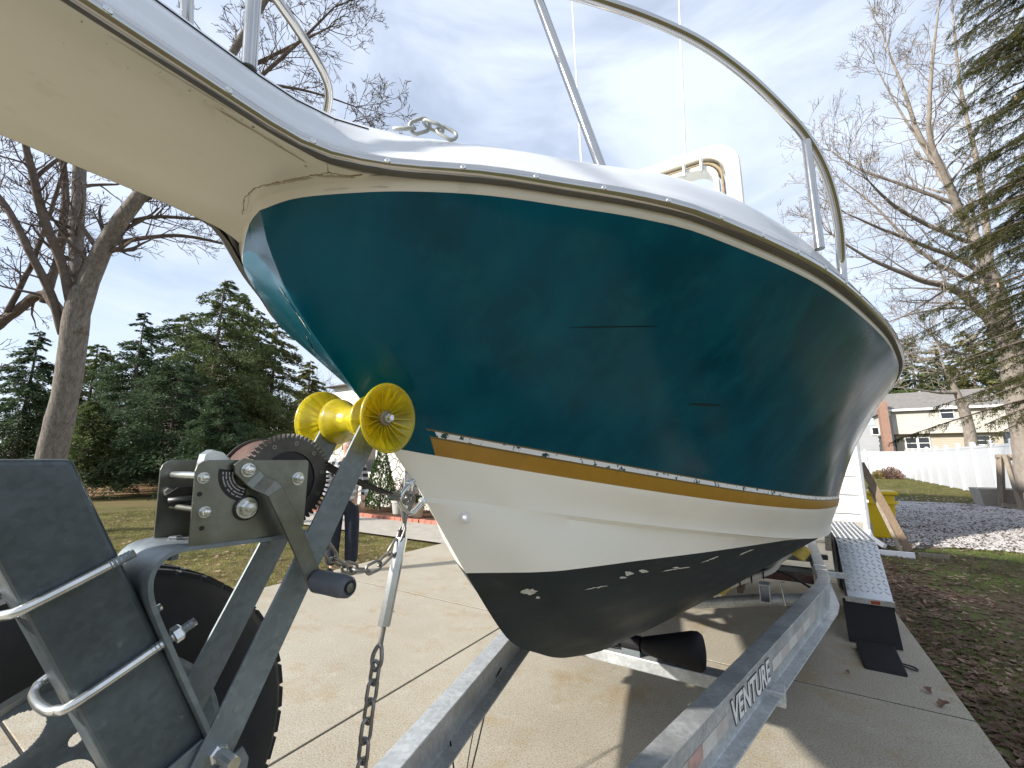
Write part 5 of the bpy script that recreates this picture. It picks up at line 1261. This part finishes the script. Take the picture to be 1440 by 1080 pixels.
bare_tree('bare_tree', 'big bare shade tree with forking trunk on the left lawn', tuple(onp(60,742,2,-.05)),
  [(58,745,T,0.2880),(70,655,T,0.2480),(95,540,T,0.2200),(110,430,T,0.2080),(120,405,T,0.1760)],
  [[(112,470,T,0.1600),(109,400,T+.1,0.1480),(108,330,T+.3,0.1280),(112,230,T+.6,0.1160),(116,140,T+.9,0.0960),(130,20,T+1.2,0.0720),(150,-120,T+1.5,0.0400)],
   [(108,460,T,0.1600),(126,395,T,0.1720),(150,340,T-.1,0.1600),(185,290,T-.2,0.1360),(225,240,T-.2,0.1120),(300,120,T-.1,0.0880),(360,20,T,0.0640),(430,-90,T,0.0400)],
   [(106,450,T,0.0960),(88,375,T-.2,0.0840),(62,310,T-.4,0.0800),(45,240,T-.6,0.0640),(30,180,T-.8,0.0480),(5,120,T-1,0.0320)],
   [(88,470,T,0.0800),(72,415,T-.2,0.0760),(40,350,T-.5,0.0640),(8,290,T-.6,0.0560),(-40,230,T-.8,0.0400)],
   [(95,450,T+.2,0.1040),(60,415,T+.6,0.1000),(20,440,T+.6,0.0900),(-40,490,T+.6,0.0700)],
   [(62,425,T+.6,0.0800),(82,360,T+.8,0.0800),(92,280,T+.9,0.0720),(88,200,T+1,0.0560),(100,90,T+1,0.0320)],
   [(10,440,T+.5,0.0560),(45,370,T+.6,0.0480),(70,300,T+.7,0.0400),(95,220,T+.8,0.0280)],
   [(150,345,T,0.0560),(200,335,T+.3,0.0480),(260,332,T+.6,0.0400),(330,345,T+1,0.0280),(400,350,T+1.2,0.0160)],
   [(175,312,T,0.0440),(225,305,T+.3,0.0400),(290,309,T+.6,0.0320),(350,312,T+.9,0.0160)],
   [(40,260,T-.5,0.0400),(80,225,T-.3,0.0320),(140,190,T,0.0240),(200,170,T+.3,0.0160)],
   [(230,235,T-.1,0.0720),(330,140,T+.2,0.0480),(420,60,T+.4,0.0320),(470,10,T+.5,0.0160)],
   [(300,120,T,0.0480),(380,120,T+.4,0.0360),(440,130,T+.6,0.0240),(500,150,T+.8,0.0120)],
   [(300,120,T,0.0480),(400,70,T+.6,0.0360),(460,40,T+.8,0.0160)],
   [(220,240,T,0.0560),(330,220,T+.5,0.0400),(430,190,T+.9,0.0280),(500,170,T+1.1,0.0120)],
   [(90,210,T,0.0400),(40,190,T,0.0320),(-20,170,T,0.0160)]], T, .95, 3.2, 'bark', 'barkd', maxlev=3, rmin=.0052, kids=3)
W2 = 13.0
bare_tree('bare_tree', 'tall bare grey tree beside the spruce at the right edge', tuple(onp(1446,700,2,-.05)),
  [(1452,690,W2,.34),(1441,610,W2,.31),(1430,545,W2,.29),(1420,485,W2,.27),(1410,447,W2,.24),(1399,404,W2,.20),(1391,380,W2,.18)],
  [[(1391,382,W2,.17),(1374,344,W2+.2,.15),(1344,285,W2+.4,.12),(1318,222,W2+.6,.09),(1292,190,W2+.7,.07),(1272,130,W2+.8,.045),(1245,60,W2+1,.02)],
   [(1355,306,W2+.2,.09),(1311,204,W2,.07),(1307,150,W2-.2,.055),(1312,80,W2-.3,.04),(1320,10,W2-.4,.02)],
   [(1372,344,W2,.07),(1326,326,W2-.3,.06),(1267,296,W2-.6,.05),(1240,274,W2-.8,.035),(1222,255,W2-1,.02)],
   [(1348,288,W2+.4,.06),(1267,259,W2+.6,.045),(1207,237,W2+.8,.03),(1168,212,W2+1,.015)],
   [(1400,395,W2,.09),(1350,365,W2-.3,.07),(1296,344,W2-.5,.05),(1235,320,W2-.7,.035),(1190,300,W2-.9,.015)],
   [(1405,468,W2,.14),(1370,428,W2-.2,.12),(1335,404,W2-.4,.10),(1290,392,W2-.6,.07),(1220,362,W2-.8,.04),(1170,330,W2-1,.02)],
   [(1402,447,W2,.05),(1352,433,W2+.4,.045),(1290,440,W2+.8,.03),(1250,452,W2+1,.015)],
   [(1398,400,W2,.09),(1350,388,W2+.6,.07),(1290,350,W2+1,.05),(1230,290,W2+1.3,.03),(1180,250,W2+1.5,.015)],
   [(1344,285,W2+.4,.06),(1300,210,W2+1,.045),(1262,150,W2+1.4,.03),(1230,90,W2+1.6,.015)],
   [(1391,380,W2,.12),(1385,300,W2+.4,.09),(1372,220,W2+.8,.07),(1350,120,W2+1,.045),(1340,20,W2+1.2,.02)],
   [(1410,495,W2,.07),(1375,500,W2+.5,.06),(1330,492,W2+.8,.04),(1310,470,W2+1,.02)]], W2, 1.45, 3.4, 'barkr', 'barkr', maxlev=3, rmin=.0050, kids=3)
W3 = 30.0
bare_tree('bare_tree', 'small forked bare tree in front of the beige house', tuple(onp(1369,664,2,-.05)),
  [(1370,662,W3,.36),(1364,610,W3,.33),(1355,575,W3,.30),(1350,562,W3,.27)],
  [[(1351,565,W3,.22),(1342,545,W3,.17),(1332,528,W3,.12),(1310,520,W3,.07),(1290,500,W3,.04)],
   [(1356,578,W3,.15),(1362,566,W3-.3,.12),(1385,563,W3-.5,.09),(1412,558,W3-.8,.04)],
   [(1345,552,W3,.14),(1320,552,W3-.3,.09),(1290,548,W3-.6,.05),(1262,545,W3-.8,.03)],
   [(1340,540,W3,.10),(1355,515,W3,.07),(1375,505,W3,.04)],
   [(1330,528,W3,.08),(1322,495,W3+.4,.05),(1312,460,W3+.6,.02)]], W3, 2.2, .9, 'barkr', 'barkr', maxlev=2, rmin=.012, kids=4)

def conifer(name, label, base, h, rad, m, n_br, leaf, ln, wd, seed, droop=.25, taperp=1.0, skirt=.05, bias=None, group=None, gap=.0, trunkr=None, bm_='barkd', up0=.15):
    rg = np.random.default_rng(seed); e = empty(name, base, label, 'tree', group); base = np.array(base, float)
    tr_ = trunkr or h*.018
    B().tube([tuple(base + np.array([0,0,h*t])) for t in (0,.3,.7,1)], [tr_, tr_*.8, tr_*.4, .02], 8).build('trunk', bm_, e, smooth=True)
    C_ = []; Dr = []; bb_ = B()
    for k in range(n_br):
        t = skirt + (1-skirt)*(k+rg.uniform(0,1))/n_br
        if rg.uniform() < gap: continue
        L = rad*((1-t)**taperp*.92+.06)*rg.uniform(.5,1.3); a = rg.uniform(0,2*math.pi) if bias is None else bias[0] + rg.normal(0, bias[1])
        z0 = base[2] + h*t; dirv = np.array([math.cos(a), math.sin(a), 0.0])
        nn = max(6, int(leaf*L)); s = rg.uniform(.12,1,nn)**.75
        sag = up0*s*L - droop*L*s*s
        side = rg.normal(0,.14,nn)*L*(1.15-s*.6); perp = np.array([-dirv[1],dirv[0],0])
        c = base + np.array([0,0,h*t]) + dirv*(s*L)[:,None] + perp*side[:,None]; c[:,2] += sag + rg.normal(0,.05,nn)*L - np.abs(side)*.25
        C_.append(c); dd = dirv + perp*np.sign(side)[:,None]*.7 + np.array([0,0,-.3]); Dr.append(np.tile(dirv,(nn,1))*.0 + dd)
        if L > .3: bb_.tube([tuple(base+np.array([0,0,h*t])), tuple(base+np.array([0,0,h*t+(up0*.5-droop*.25)*L])+dirv*L*.5), tuple(base+np.array([0,0,h*t+(up0-droop)*L])+dirv*L*.97)], [max(.012,L*.012),max(.008,L*.008),.004], 3, caps=False)
    if bb_.v: bb_.build('branches', bm_, e)
    leafcloud('crown', np.concatenate(C_), ln, wd, m, e, np.concatenate(Dr)); return e
def gbase(px, w): p = at(px, 650, w); return (p.x, p.y, -.06)
def topz(px, py, w): return at(px, py, w).z
def con(px, pytop, w, radpx, *a, **k):
    h = topz(px, pytop, w); return a, dict(base=gbase(px, w), h=h, rad=radpx*w/600*.8, **k)
EV = 'evergreens beyond the left lawn'
specs = [  # px, top py, depth, radius px, label, material, seed, extra
 (172,425,21,92,'dense dark spruce behind the big bare tree trunk','ever',1,{'skirt':.09,'gap':.15}),
 (20,455,26,88,'dark evergreen at the left edge of the picture','ever',2,{}),
 (285,372,24,92,'tallest loose evergreen, right of the dark spruce','ever2',3,{'skirt':.12,'gap':.25,'taperp':.55}),
 (318,395,28,75,'second loose tall evergreen leaning against the tallest','ever2',4,{'gap':.28,'taperp':.6}),
 (372,440,30,62,'olive green evergreen directly behind the winch gear','ever3',5,{'gap':.2,'taperp':.6}),
 (235,500,19,85,'broad dark holly in front of the tall evergreens','ever',6,{'taperp':.5,'skirt':.13}),
 (120,560,17,55,'low bushy yew at the foot of the dark spruce','ever2',7,{'taperp':.6,'skirt':.14}),
 (425,500,36,45,'thin distant evergreen just left of the yellow roller','ever3',8,{'gap':.35,'taperp':.7}),
 (75,520,30,60,'small far evergreen behind the bare trunk','ever',9,{}),
 (110,475,29,85,'tall dim evergreen between the left edge tree and the dark spruce','ever2',11,{'gap':.2,'taperp':.7}),
 (232,430,27,88,'middle evergreen filling the gap beside the tallest','ever',12,{'gap':.2,'taperp':.6}),
 (345,425,27,62,'narrow evergreen nearest the boat stem','ever2',13,{'gap':.25,'taperp':.55}),
 (305,540,18,50,'rounded dark holly nearest the winch','ever',10,{'taperp':.45}),
]
for px, pt, w, rp_, lab, m, sd, ex in specs:
    h = topz(px, pt, w); conifer('evergreen_tree', lab, gbase(px, w), h, rp_*w/600*1.15, m, 200, 120 if w < 25 else 85, .0085*w, .0026*w, sd, group=EV, **{'droop':.34, **ex})
def fardecid(px, pt, w, sd, label):
    random.seed(sd); g = gbase(px, w); h = topz(px, pt, w); e = empty('distant_bare_tree', g, label, 'tree', 'distant bare trees'); b = B()
    p = V(g); B().tube([p, p + V((0,0,h*.45)), p + V((.2,.1,h*.7))], [h*.02,h*.014,h*.006], 6).build('trunk', 'barkd', e)
    for k in range(9):
        t = .3+.5*k/9; a = random.uniform(0,6.28)
        grow(b, p + V((0,0,h*t*.8)), V((math.cos(a)*.7,math.sin(a)*.7,.9)), h*.33, h*.006, 0, 2, kids=5, rmin=.014)
    b.build('crown', 'barkd', e)
for i, (px, pt, w, lb_) in enumerate(((400,520,45,'far bare tree left of the yellow roller'),(445,500,48,'far bare tree seen just above the yellow roller'),(345,560,46,'far bare tree behind the winch drum'))): fardecid(px, pt, w, 20+i, lb_)
# background evergreens on the right, behind the beige house
for px, pt, w, rp_, lab, m, sd in ((1305,462,75,38,'dark evergreen behind the left of the beige house roof','ever2',31),(1350,470,80,42,'middle evergreen behind the beige house roof','ever3',32),(1392,455,72,45,'olive evergreen behind the right of the beige house roof','ever3',33),(1275,500,85,30,'small far evergreen behind the chimney side of the roof','ever',34),(1440,440,76,45,'far evergreen behind the bare trunk at right','ever2',35)):
    h = topz(px, pt, w); conifer('evergreen_tree', lab, gbase(px, w), h, rp_*w/600*1.1, m, 160, 34, .007*w, .003*w, sd, group='evergreens behind the beige house', taperp=.5)
# the near spruce whose drooping boughs hang into the picture at the right
sb = at(1665, 650, 7.4)
def spruce():
    rg = np.random.default_rng(77); e = empty('spruce_tree', (sb.x, sb.y, -.06), 'near spruce with drooping boughs at the right edge', 'tree'); H = 15.0; base = np.array([sb.x, sb.y, -.06])
    B().tube([(sb.x,sb.y,-.06),(sb.x,sb.y,5),(sb.x,sb.y,10),(sb.x,sb.y,H)], [.26,.2,.12,.03], 12).build('trunk', 'bark', e, smooth=True)
    bb_ = B(); C_ = []; D_ = []
    for k in range(420):
        t = rg.uniform(.17, .98)
        L = (1-t)**.7*3.9*rg.uniform(.6,1.05)+.3; a = rg.uniform(0,2*math.pi); dv = np.array([math.cos(a), math.sin(a), 0]); pv = np.array([-dv[1],dv[0],0])
        z0 = H*t; s = np.linspace(0,1,7); path = base + np.array([0,0,z0]) + dv*(s*L)[:,None]; path[:,2] += .10*L*s - .55*L*s**2 + .20*L*s**3
        bb_.tube([tuple(p) for p in path], [float(x) for x in np.linspace(.030,.006,7)], 4, caps=False)
        # hanging branchlets with needles all round
        nb = int(30*L) if dv @ np.array([-_r.x, -_r.y, 0]) > -.35 else int(8*L)
        for j in range(nb):
            ss = rg.uniform(.18,1.0); p = np.array([np.interp(ss, s, path[:,c]) for c in range(3)]); sd = rg.choice([-1,1]); l2 = rg.uniform(.18,.42)*(1.15-.5*ss)
            d2 = dv*.55 + pv*sd*rg.uniform(.2,1.0) + np.array([0,0,-rg.uniform(.25,1.0)]); d2 /= np.linalg.norm(d2)
            nn = int(34*l2/.3); u = rg.uniform(0,1,nn); c = p + d2*(u*l2)[:,None]; c[:,2] -= .10*u*u*l2
            rad = rg.normal(0,1,(nn,3)); rad -= d2*(rad@d2)[:,None]; rad /= np.linalg.norm(rad,axis=1,keepdims=True)
            nd = rad*.75 + d2*.8; nd /= np.linalg.norm(nd,axis=1,keepdims=True)
            C_.append(c + nd*.010); D_.append(nd)
    bb_.build('branches', 'barkd', e)
    c = np.concatenate(C_); d = np.concatenate(D_); n = len(c)
    ee = rg.normal(0,1,(n,3)); ee -= d*(ee*d).sum(1,keepdims=True); ee /= np.linalg.norm(ee,axis=1,keepdims=True)
    L = rg.uniform(.030,.050,(n,1)); W = .0055
    v = np.stack([c - ee*W, c + ee*W, c + d*L*1.2],1).reshape(-1,3); fast_mesh('needles', v, np.arange(n*3).reshape(n,3), 'spruce', e)
    cones = []
    for k in range(16):
        a = rg.uniform(0,6.28); z = rg.uniform(4.5,9); r_ = rg.uniform(1.0,2.0); p = (sb.x + r_*math.cos(a), sb.y + r_*math.sin(a), z)
        B().lathe([(0,.004),(.01,.016),(.06,.020),(.10,.012),(.11,0)], p, (0,0,-1), 8).build('cone', 'leaf2', e)
    return e
spruce()
# overhead service wires
for i, (a, c, lab) in enumerate((((1180,470,30),(1560,372,16),'upper black service wire crossing the bare tree'),((1180,492,30),(1560,386,16),'lower black service wire crossing the bare tree'))):
    p, q = at(*a), at(*c); pts = [p.lerp(q, t) - V((0,0,.5*math.sin(math.pi*t))) for t in np.linspace(0,1,16)]
    p2 = p + (p-q)*.8
    tag(B().tube([p2] + pts, .006, 5).build('service_wire', 'label'), lab, 'wire', 'service wires at right')

# ================================================================== PERSON on the lawn edge behind the winch
def skin_obj(name, verts, edges, rads, m, par, sub=2, root=0):
    me = bpy.data.meshes.new(name); o0 = org(par); me.from_pydata([tuple(V(v) - o0) for v in verts], edges, []); me.materials.append(M[m])
    o = link(name, me, par); md = o.modifiers.new('skin', 'SKIN'); md.use_smooth_shade = True
    for i, r in enumerate(rads):
        sv = me.skin_vertices[0].data[i]; sv.radius = r if isinstance(r, tuple) else (r, r); sv.use_root = (i == root)
    ss = o.modifiers.new('sub', 'SUBSURF'); ss.levels = sub; ss.render_levels = sub; return o
pp_ = onp(478, 806, 2, 0); px_, py_ = pp_.x, pp_.y
per = empty('person', (px_, py_, 0), 'person in dark jeans and open black and white plaid shirt standing behind the winch', 'person')
fwd = (V((CAM.x, CAM.y, 0)) - V((px_, py_, 0))).normalized(); rgt = V((-fwd.y, fwd.x, 0))       # facing the camera; rgt = picture right
def bp(r, f, z): return V((px_, py_, 0)) + rgt*r + fwd*f + V((0,0,z))
bv = [bp(0,0,.95), bp(0,0,1.15), bp(0,0,1.38), bp(0,.0,1.50), bp(0,.01,1.58), bp(0,.02,1.68), bp(0,.01,1.76),
      bp(-.10,0,.90), bp(-.10,.02,.50), bp(-.11,0,.10), bp(-.11,.10,.04), bp(.10,0,.90), bp(.11,.02,.50), bp(.12,0,.10), bp(.13,.10,.04),
      bp(-.19,0,1.42), bp(-.24,-.02,1.15), bp(-.22,.08,.93), bp(.19,0,1.42), bp(.25,-.02,1.15), bp(.23,.08,.93)]
be_ = [(0,1),(1,2),(2,3),(3,4),(4,5),(5,6),(0,7),(7,8),(8,9),(9,10),(0,11),(11,12),(12,13),(13,14),(2,15),(15,16),(16,17),(2,18),(18,19),(19,20)]
skin_obj('body', bv, be_, [.14,.13,.15,.06,.055,.085,.06,.085,.06,.035,.022,.085,.06,.035,.022,.055,.042,.03,.055,.042,.03], 'skin', per)
skin_obj('jeans', [bp(0,0,.98),bp(0,0,.90),bp(-.10,0,.84),bp(-.11,.02,.50),bp(-.12,.0,.10),bp(.10,0,.84),bp(.12,.02,.50),bp(.13,.0,.10)], [(0,1),(1,2),(2,3),(3,4),(1,5),(5,6),(6,7)], [(.17,.13),(.175,.14),.115,.098,.09,.115,.098,.09], 'denim', per)
skin_obj('shirt', [bp(0,-.01,.86),bp(0,-.01,1.1),bp(0,0,1.36),bp(-.19,0,1.43),bp(-.25,-.02,1.15),bp(-.235,.06,.98),bp(.19,0,1.43),bp(.26,-.02,1.15),bp(.245,.06,.98),bp(0,0,1.47)], [(0,1),(1,2),(2,3),(3,4),(4,5),(2,6),(6,7),(7,8),(2,9)], [(.185,.135),(.175,.135),(.19,.13),.072,.058,.05,.072,.058,.05,.085], 'plaid', per)
skin_obj('tee', [bp(0,.045,.92),bp(0,.045,1.15),bp(0,.04,1.36)], [(0,1),(1,2)], [(.085,.12),(.085,.12),(.08,.11)], 'tee', per)
skin_obj('hair', [bp(0,-.01,1.74),bp(0,-.02,1.80),bp(0,-.05,1.70)], [(0,1),(0,2)], [.085,.07,.075], 'hair', per)
for sg in (-1, 1): skin_obj('shoe', [bp(.125*sg,-.05,.045),bp(.125*sg,.06,.045),bp(.13*sg,.16,.035)], [(0,1),(1,2)], [.05,.05,.04], 'label', per, 2)
for sg in (-1, 1):
    B().lathe([(-.008,0),(-.006,.008),(0,.011),(.004,.008),(.005,0)], bp(.034*sg,.098,1.70), fwd, 10).build('eye', 'antenna', per, smooth=True)
    hb = bp(.232*sg,.10,.93)
    for k in range(4): B().tube([hb + rgt*(.012*(k-1.5)) + V((0,0,-.02)), hb + rgt*(.013*(k-1.5)) + fwd*.012 + V((0,0,-.075)), hb + rgt*(.012*(k-1.5)) + fwd*.0 + V((0,0,-.10+.006*abs(k-1.5)))], [.010,.009,.006], 6).build('finger', 'skin', per, smooth=True)
    B().tube([hb - rgt*(.02*sg), hb - rgt*(.036*sg) + fwd*.015 + V((0,0,-.035)), hb - rgt*(.034*sg) + fwd*.02 + V((0,0,-.06))], [.010,.009,.006], 6).build('thumb', 'skin', per, smooth=True)
B().tube([bp(0,.095,1.70), bp(0,.125,1.665), bp(0,.10,1.655)], [.008,.014,.010], 8).build('nose', 'skin', per, smooth=True)
B().tube([bp(-.024,.098,1.628), bp(0,.106,1.626), bp(.024,.098,1.628)], [.003,.006,.003], 6).build('mouth', 'brick', per, smooth=True)

# ================================================================== GRASS AND LEAVES
def blades(name, label, x0, x1, y0, y1, n, hgt, m, z=-.058, keep=None, seed=0):
    rg = np.random.default_rng(seed)
    nc = n//9; cx = rg.uniform(x0,x1,nc); cy = rg.uniform(y0,y1,nc); x = np.repeat(cx,9)+rg.normal(0,.035,nc*9); y = np.repeat(cy,9)+rg.normal(0,.035,nc*9)
    if keep is not None: k = keep(x, y); x, y = x[k], y[k]
    n = len(x); a = rg.uniform(0,6.28,n); h = hgt*rg.uniform(.4,1.3,n); lean = h*rg.uniform(.3,1.6,n); wd = rg.uniform(.002,.0045,n); b_ = rg.uniform(0,6.28,n)
    p = np.stack([x,y,np.full(n,z)],1); w = np.stack([np.cos(b_)*wd,np.sin(b_)*wd,np.zeros(n)],1); tip = p + np.stack([np.cos(a)*lean,np.sin(a)*lean,h],1)
    o = fast_mesh(name, np.stack([p-w,p+w,tip],1).reshape(-1,3), np.arange(n*3).reshape(n,3), m); return tag(o, label, 'grass', kind='stuff')
patch = lambda x, y: (np.sin(x*2.1+1.3*np.sin(y*.9))+np.sin(y*1.3+x*.7)+np.random.default_rng(5).normal(0,.5,len(x)) > -.15)
off_dw = lambda x, y: x > 1.66
blades('right_lawn_grass', 'sparse green grass among leaves right of the driveway', 1.62, 9, 1.5, 11.2, 130000, .05, 'grassg', keep=lambda x, y: patch(x, y) & (x > 1.66 + .10*np.sin(y*3)), seed=1)
blades('right_lawn_dry_grass', 'dry straw grass among leaves right of the driveway', 1.62, 9, 1.5, 11.2, 26000, .045, 'grassd', keep=lambda x, y: patch(x+3, y) & (x > 1.64), seed=2)
blades('left_lawn_grass', 'short green winter grass of the left lawn', -16, -4.6, -1, 6.25, 90000, .045, 'grass', seed=3)
blades('left_lawn_dry_grass', 'short straw winter grass of the left lawn', -16, -4.6, -1, 6.25, 60000, .04, 'grassd', seed=4)
blades('back_lawn_grass', 'short grass strip in front of the white fence', 2.0, 9.0, 20.5, 44, 50000, .06, 'grass', seed=6)
def stones(name, label, n, xf, yf, seed, m):
    rg = np.random.default_rng(seed); x = xf(rg, n); y = yf(rg, n); s = rg.uniform(.012,.035,n)
    o8 = np.array([[1,0,0],[-1,0,0],[0,1,0],[0,-1,0],[0,0,.6],[0,0,-.6]]); P = o8[None]*s[:,None,None]*rg.uniform(.6,1.3,(n,6,1)); a = rg.uniform(0,6.28,n)
    X = P[...,0]*np.cos(a)[:,None]-P[...,1]*np.sin(a)[:,None]+x[:,None]; Y = P[...,0]*np.sin(a)[:,None]+P[...,1]*np.cos(a)[:,None]+y[:,None]; Z = P[...,2]-.028
    f8 = np.array([[0,2,4],[2,1,4],[1,3,4],[3,0,4]]); F = (np.arange(n)[:,None,None]*6+f8[None]).reshape(-1,3)
    return tag(fast_mesh(name, np.stack([X,Y,Z],2).reshape(-1,3), F, m), label, 'gravel', kind='stuff')
stones('gravel_stones', 'loose grey stones of the gravel yard', 16000, lambda r, n: r.uniform(2.3,9.2,n), lambda r, n: 10.8+np.abs(r.normal(0,4.5,n)), 21, 'stonegrey')
stones('dark_gravel_stones', 'darker loose stones of the gravel yard', 7000, lambda r, n: r.uniform(2.3,9.2,n), lambda r, n: 10.8+np.abs(r.normal(0,4.5,n)), 22, 'barkd')
def leaf_verts(n, rg, x, y, z, size):
    """curled lobed leaves, 8-gon fans folded along the midrib"""
    k = 9; ang = np.linspace(0,2*math.pi,k,endpoint=False); prof = np.array([1,.55,.85,.5,.62,.3,.62,.5,.85]); prof = prof[:k]
    rot = rg.uniform(0,6.28,n); tl = rg.normal(0,.45,n); tl2 = rg.normal(0,.45,n); s = size*rg.uniform(.6,1.3,n)
    u = np.cos(ang)[None]*prof*s[:,None]*rg.uniform(.9,1.3,(n,1)); v = np.sin(ang)[None]*prof*s[:,None]; w = np.abs(v)*rg.uniform(.1,.8,(n,1)) + u**2/s[:,None]*rg.normal(0,.35,(n,1))
    w = (w + u*np.sin(tl)[:,None]*.5 + v*np.sin(tl2)[:,None]*.5)*.55; w -= w.min(1,keepdims=True)
    X = x[:,None] + u*np.cos(rot)[:,None] - v*np.sin(rot)[:,None]; Y = y[:,None] + u*np.sin(rot)[:,None] + v*np.cos(rot)[:,None]; Z = z[:,None] + w
    P = np.stack([X,Y,Z],2); c = np.stack([x,y,z + w.mean(1)*.4],1)[:,None]
    P = np.concatenate([c,P],1); f = []
    base = np.arange(n)[:,None]*(k+1)
    F = np.concatenate([np.concatenate([base, base+1+i, base+1+(i+1)%k],1)[:,None] for i in range(k)],1).reshape(-1,3)
    return P.reshape(-1,3), F
def leaves(name, label, n, m, xf, yf, size, z, seed):
    rg = np.random.default_rng(seed); x = xf(rg, n); y = yf(rg, n); P, F = leaf_verts(n, rg, x, y, np.full(n, z), size)
    return tag(fast_mesh(name, P, F, m), label, 'leaves', kind='stuff')
leaves('fallen_leaves', 'brown fallen leaves drifted along the driveway edge', 3000, 'leaf', lambda r, n: 1.63 + np.abs(r.normal(0,.85,n)), lambda r, n: r.uniform(1.8,11,n), .030, -.04, 11)
leaves('edge_leaves', 'brown leaves matted against the driveway edge', 1700, 'leaf', lambda r, n: 1.63 + np.abs(r.normal(0,.32,n)), lambda r, n: r.uniform(2.5,10.5,n), .030, -.035, 15)
leaves('tan_fallen_leaves', 'tan fallen leaves scattered over the right lawn', 900, 'leaf2', lambda r, n: 1.66 + np.abs(r.normal(0,1.5,n)), lambda r, n: r.uniform(1.8,11,n), .036, -.035, 12)
leaves('gravel_leaves', 'dry leaves scattered over the gravel yard', 1100, 'leaf', lambda r, n: r.uniform(2.2,9.5,n), lambda r, n: 10.5+np.abs(r.normal(0,4,n)), .04, -.03, 13)
leaves('lawn_leaves', 'dry leaves scattered over the left lawn', 900, 'leaf2', lambda r, n: r.uniform(-15,-4.7,n), lambda r, n: r.uniform(-1,6.2,n), .045, -.045, 14)
# a few single leaves lie on the slab itself
rg = np.random.default_rng(3); lm = None
for x, y, k_, lab in ((1.50,3.95,1.0,'curled brown leaf on the concrete edge beside the wheel chock'),(1.46,4.12,.8,'folded brown leaf just beyond the chock loop'),(1.42,3.18,1.1,'largest curled leaf at the lower right corner of the driveway'),(1.05,4.16,.5,'tiny dark leaf on the concrete just in front of the chock'),(-2.6,3.3,.35,'tiny leaf scrap on the open driveway left of the turnbuckle')):
    if lm is None:
        P, F = leaf_verts(1, rg, np.zeros(1), np.zeros(1), np.zeros(1), .045); o = fast_mesh('fallen_leaf', P, F, 'leaf'); lm = o.data
    else: o = link('fallen_leaf', lm)
    o.location = (x, y, .004); o.rotation_euler = (0, 0, random.uniform(0,6.28)); o.scale = (k_, k_, k_)
    tag(o, lab, 'leaf', 'single leaves on the driveway')
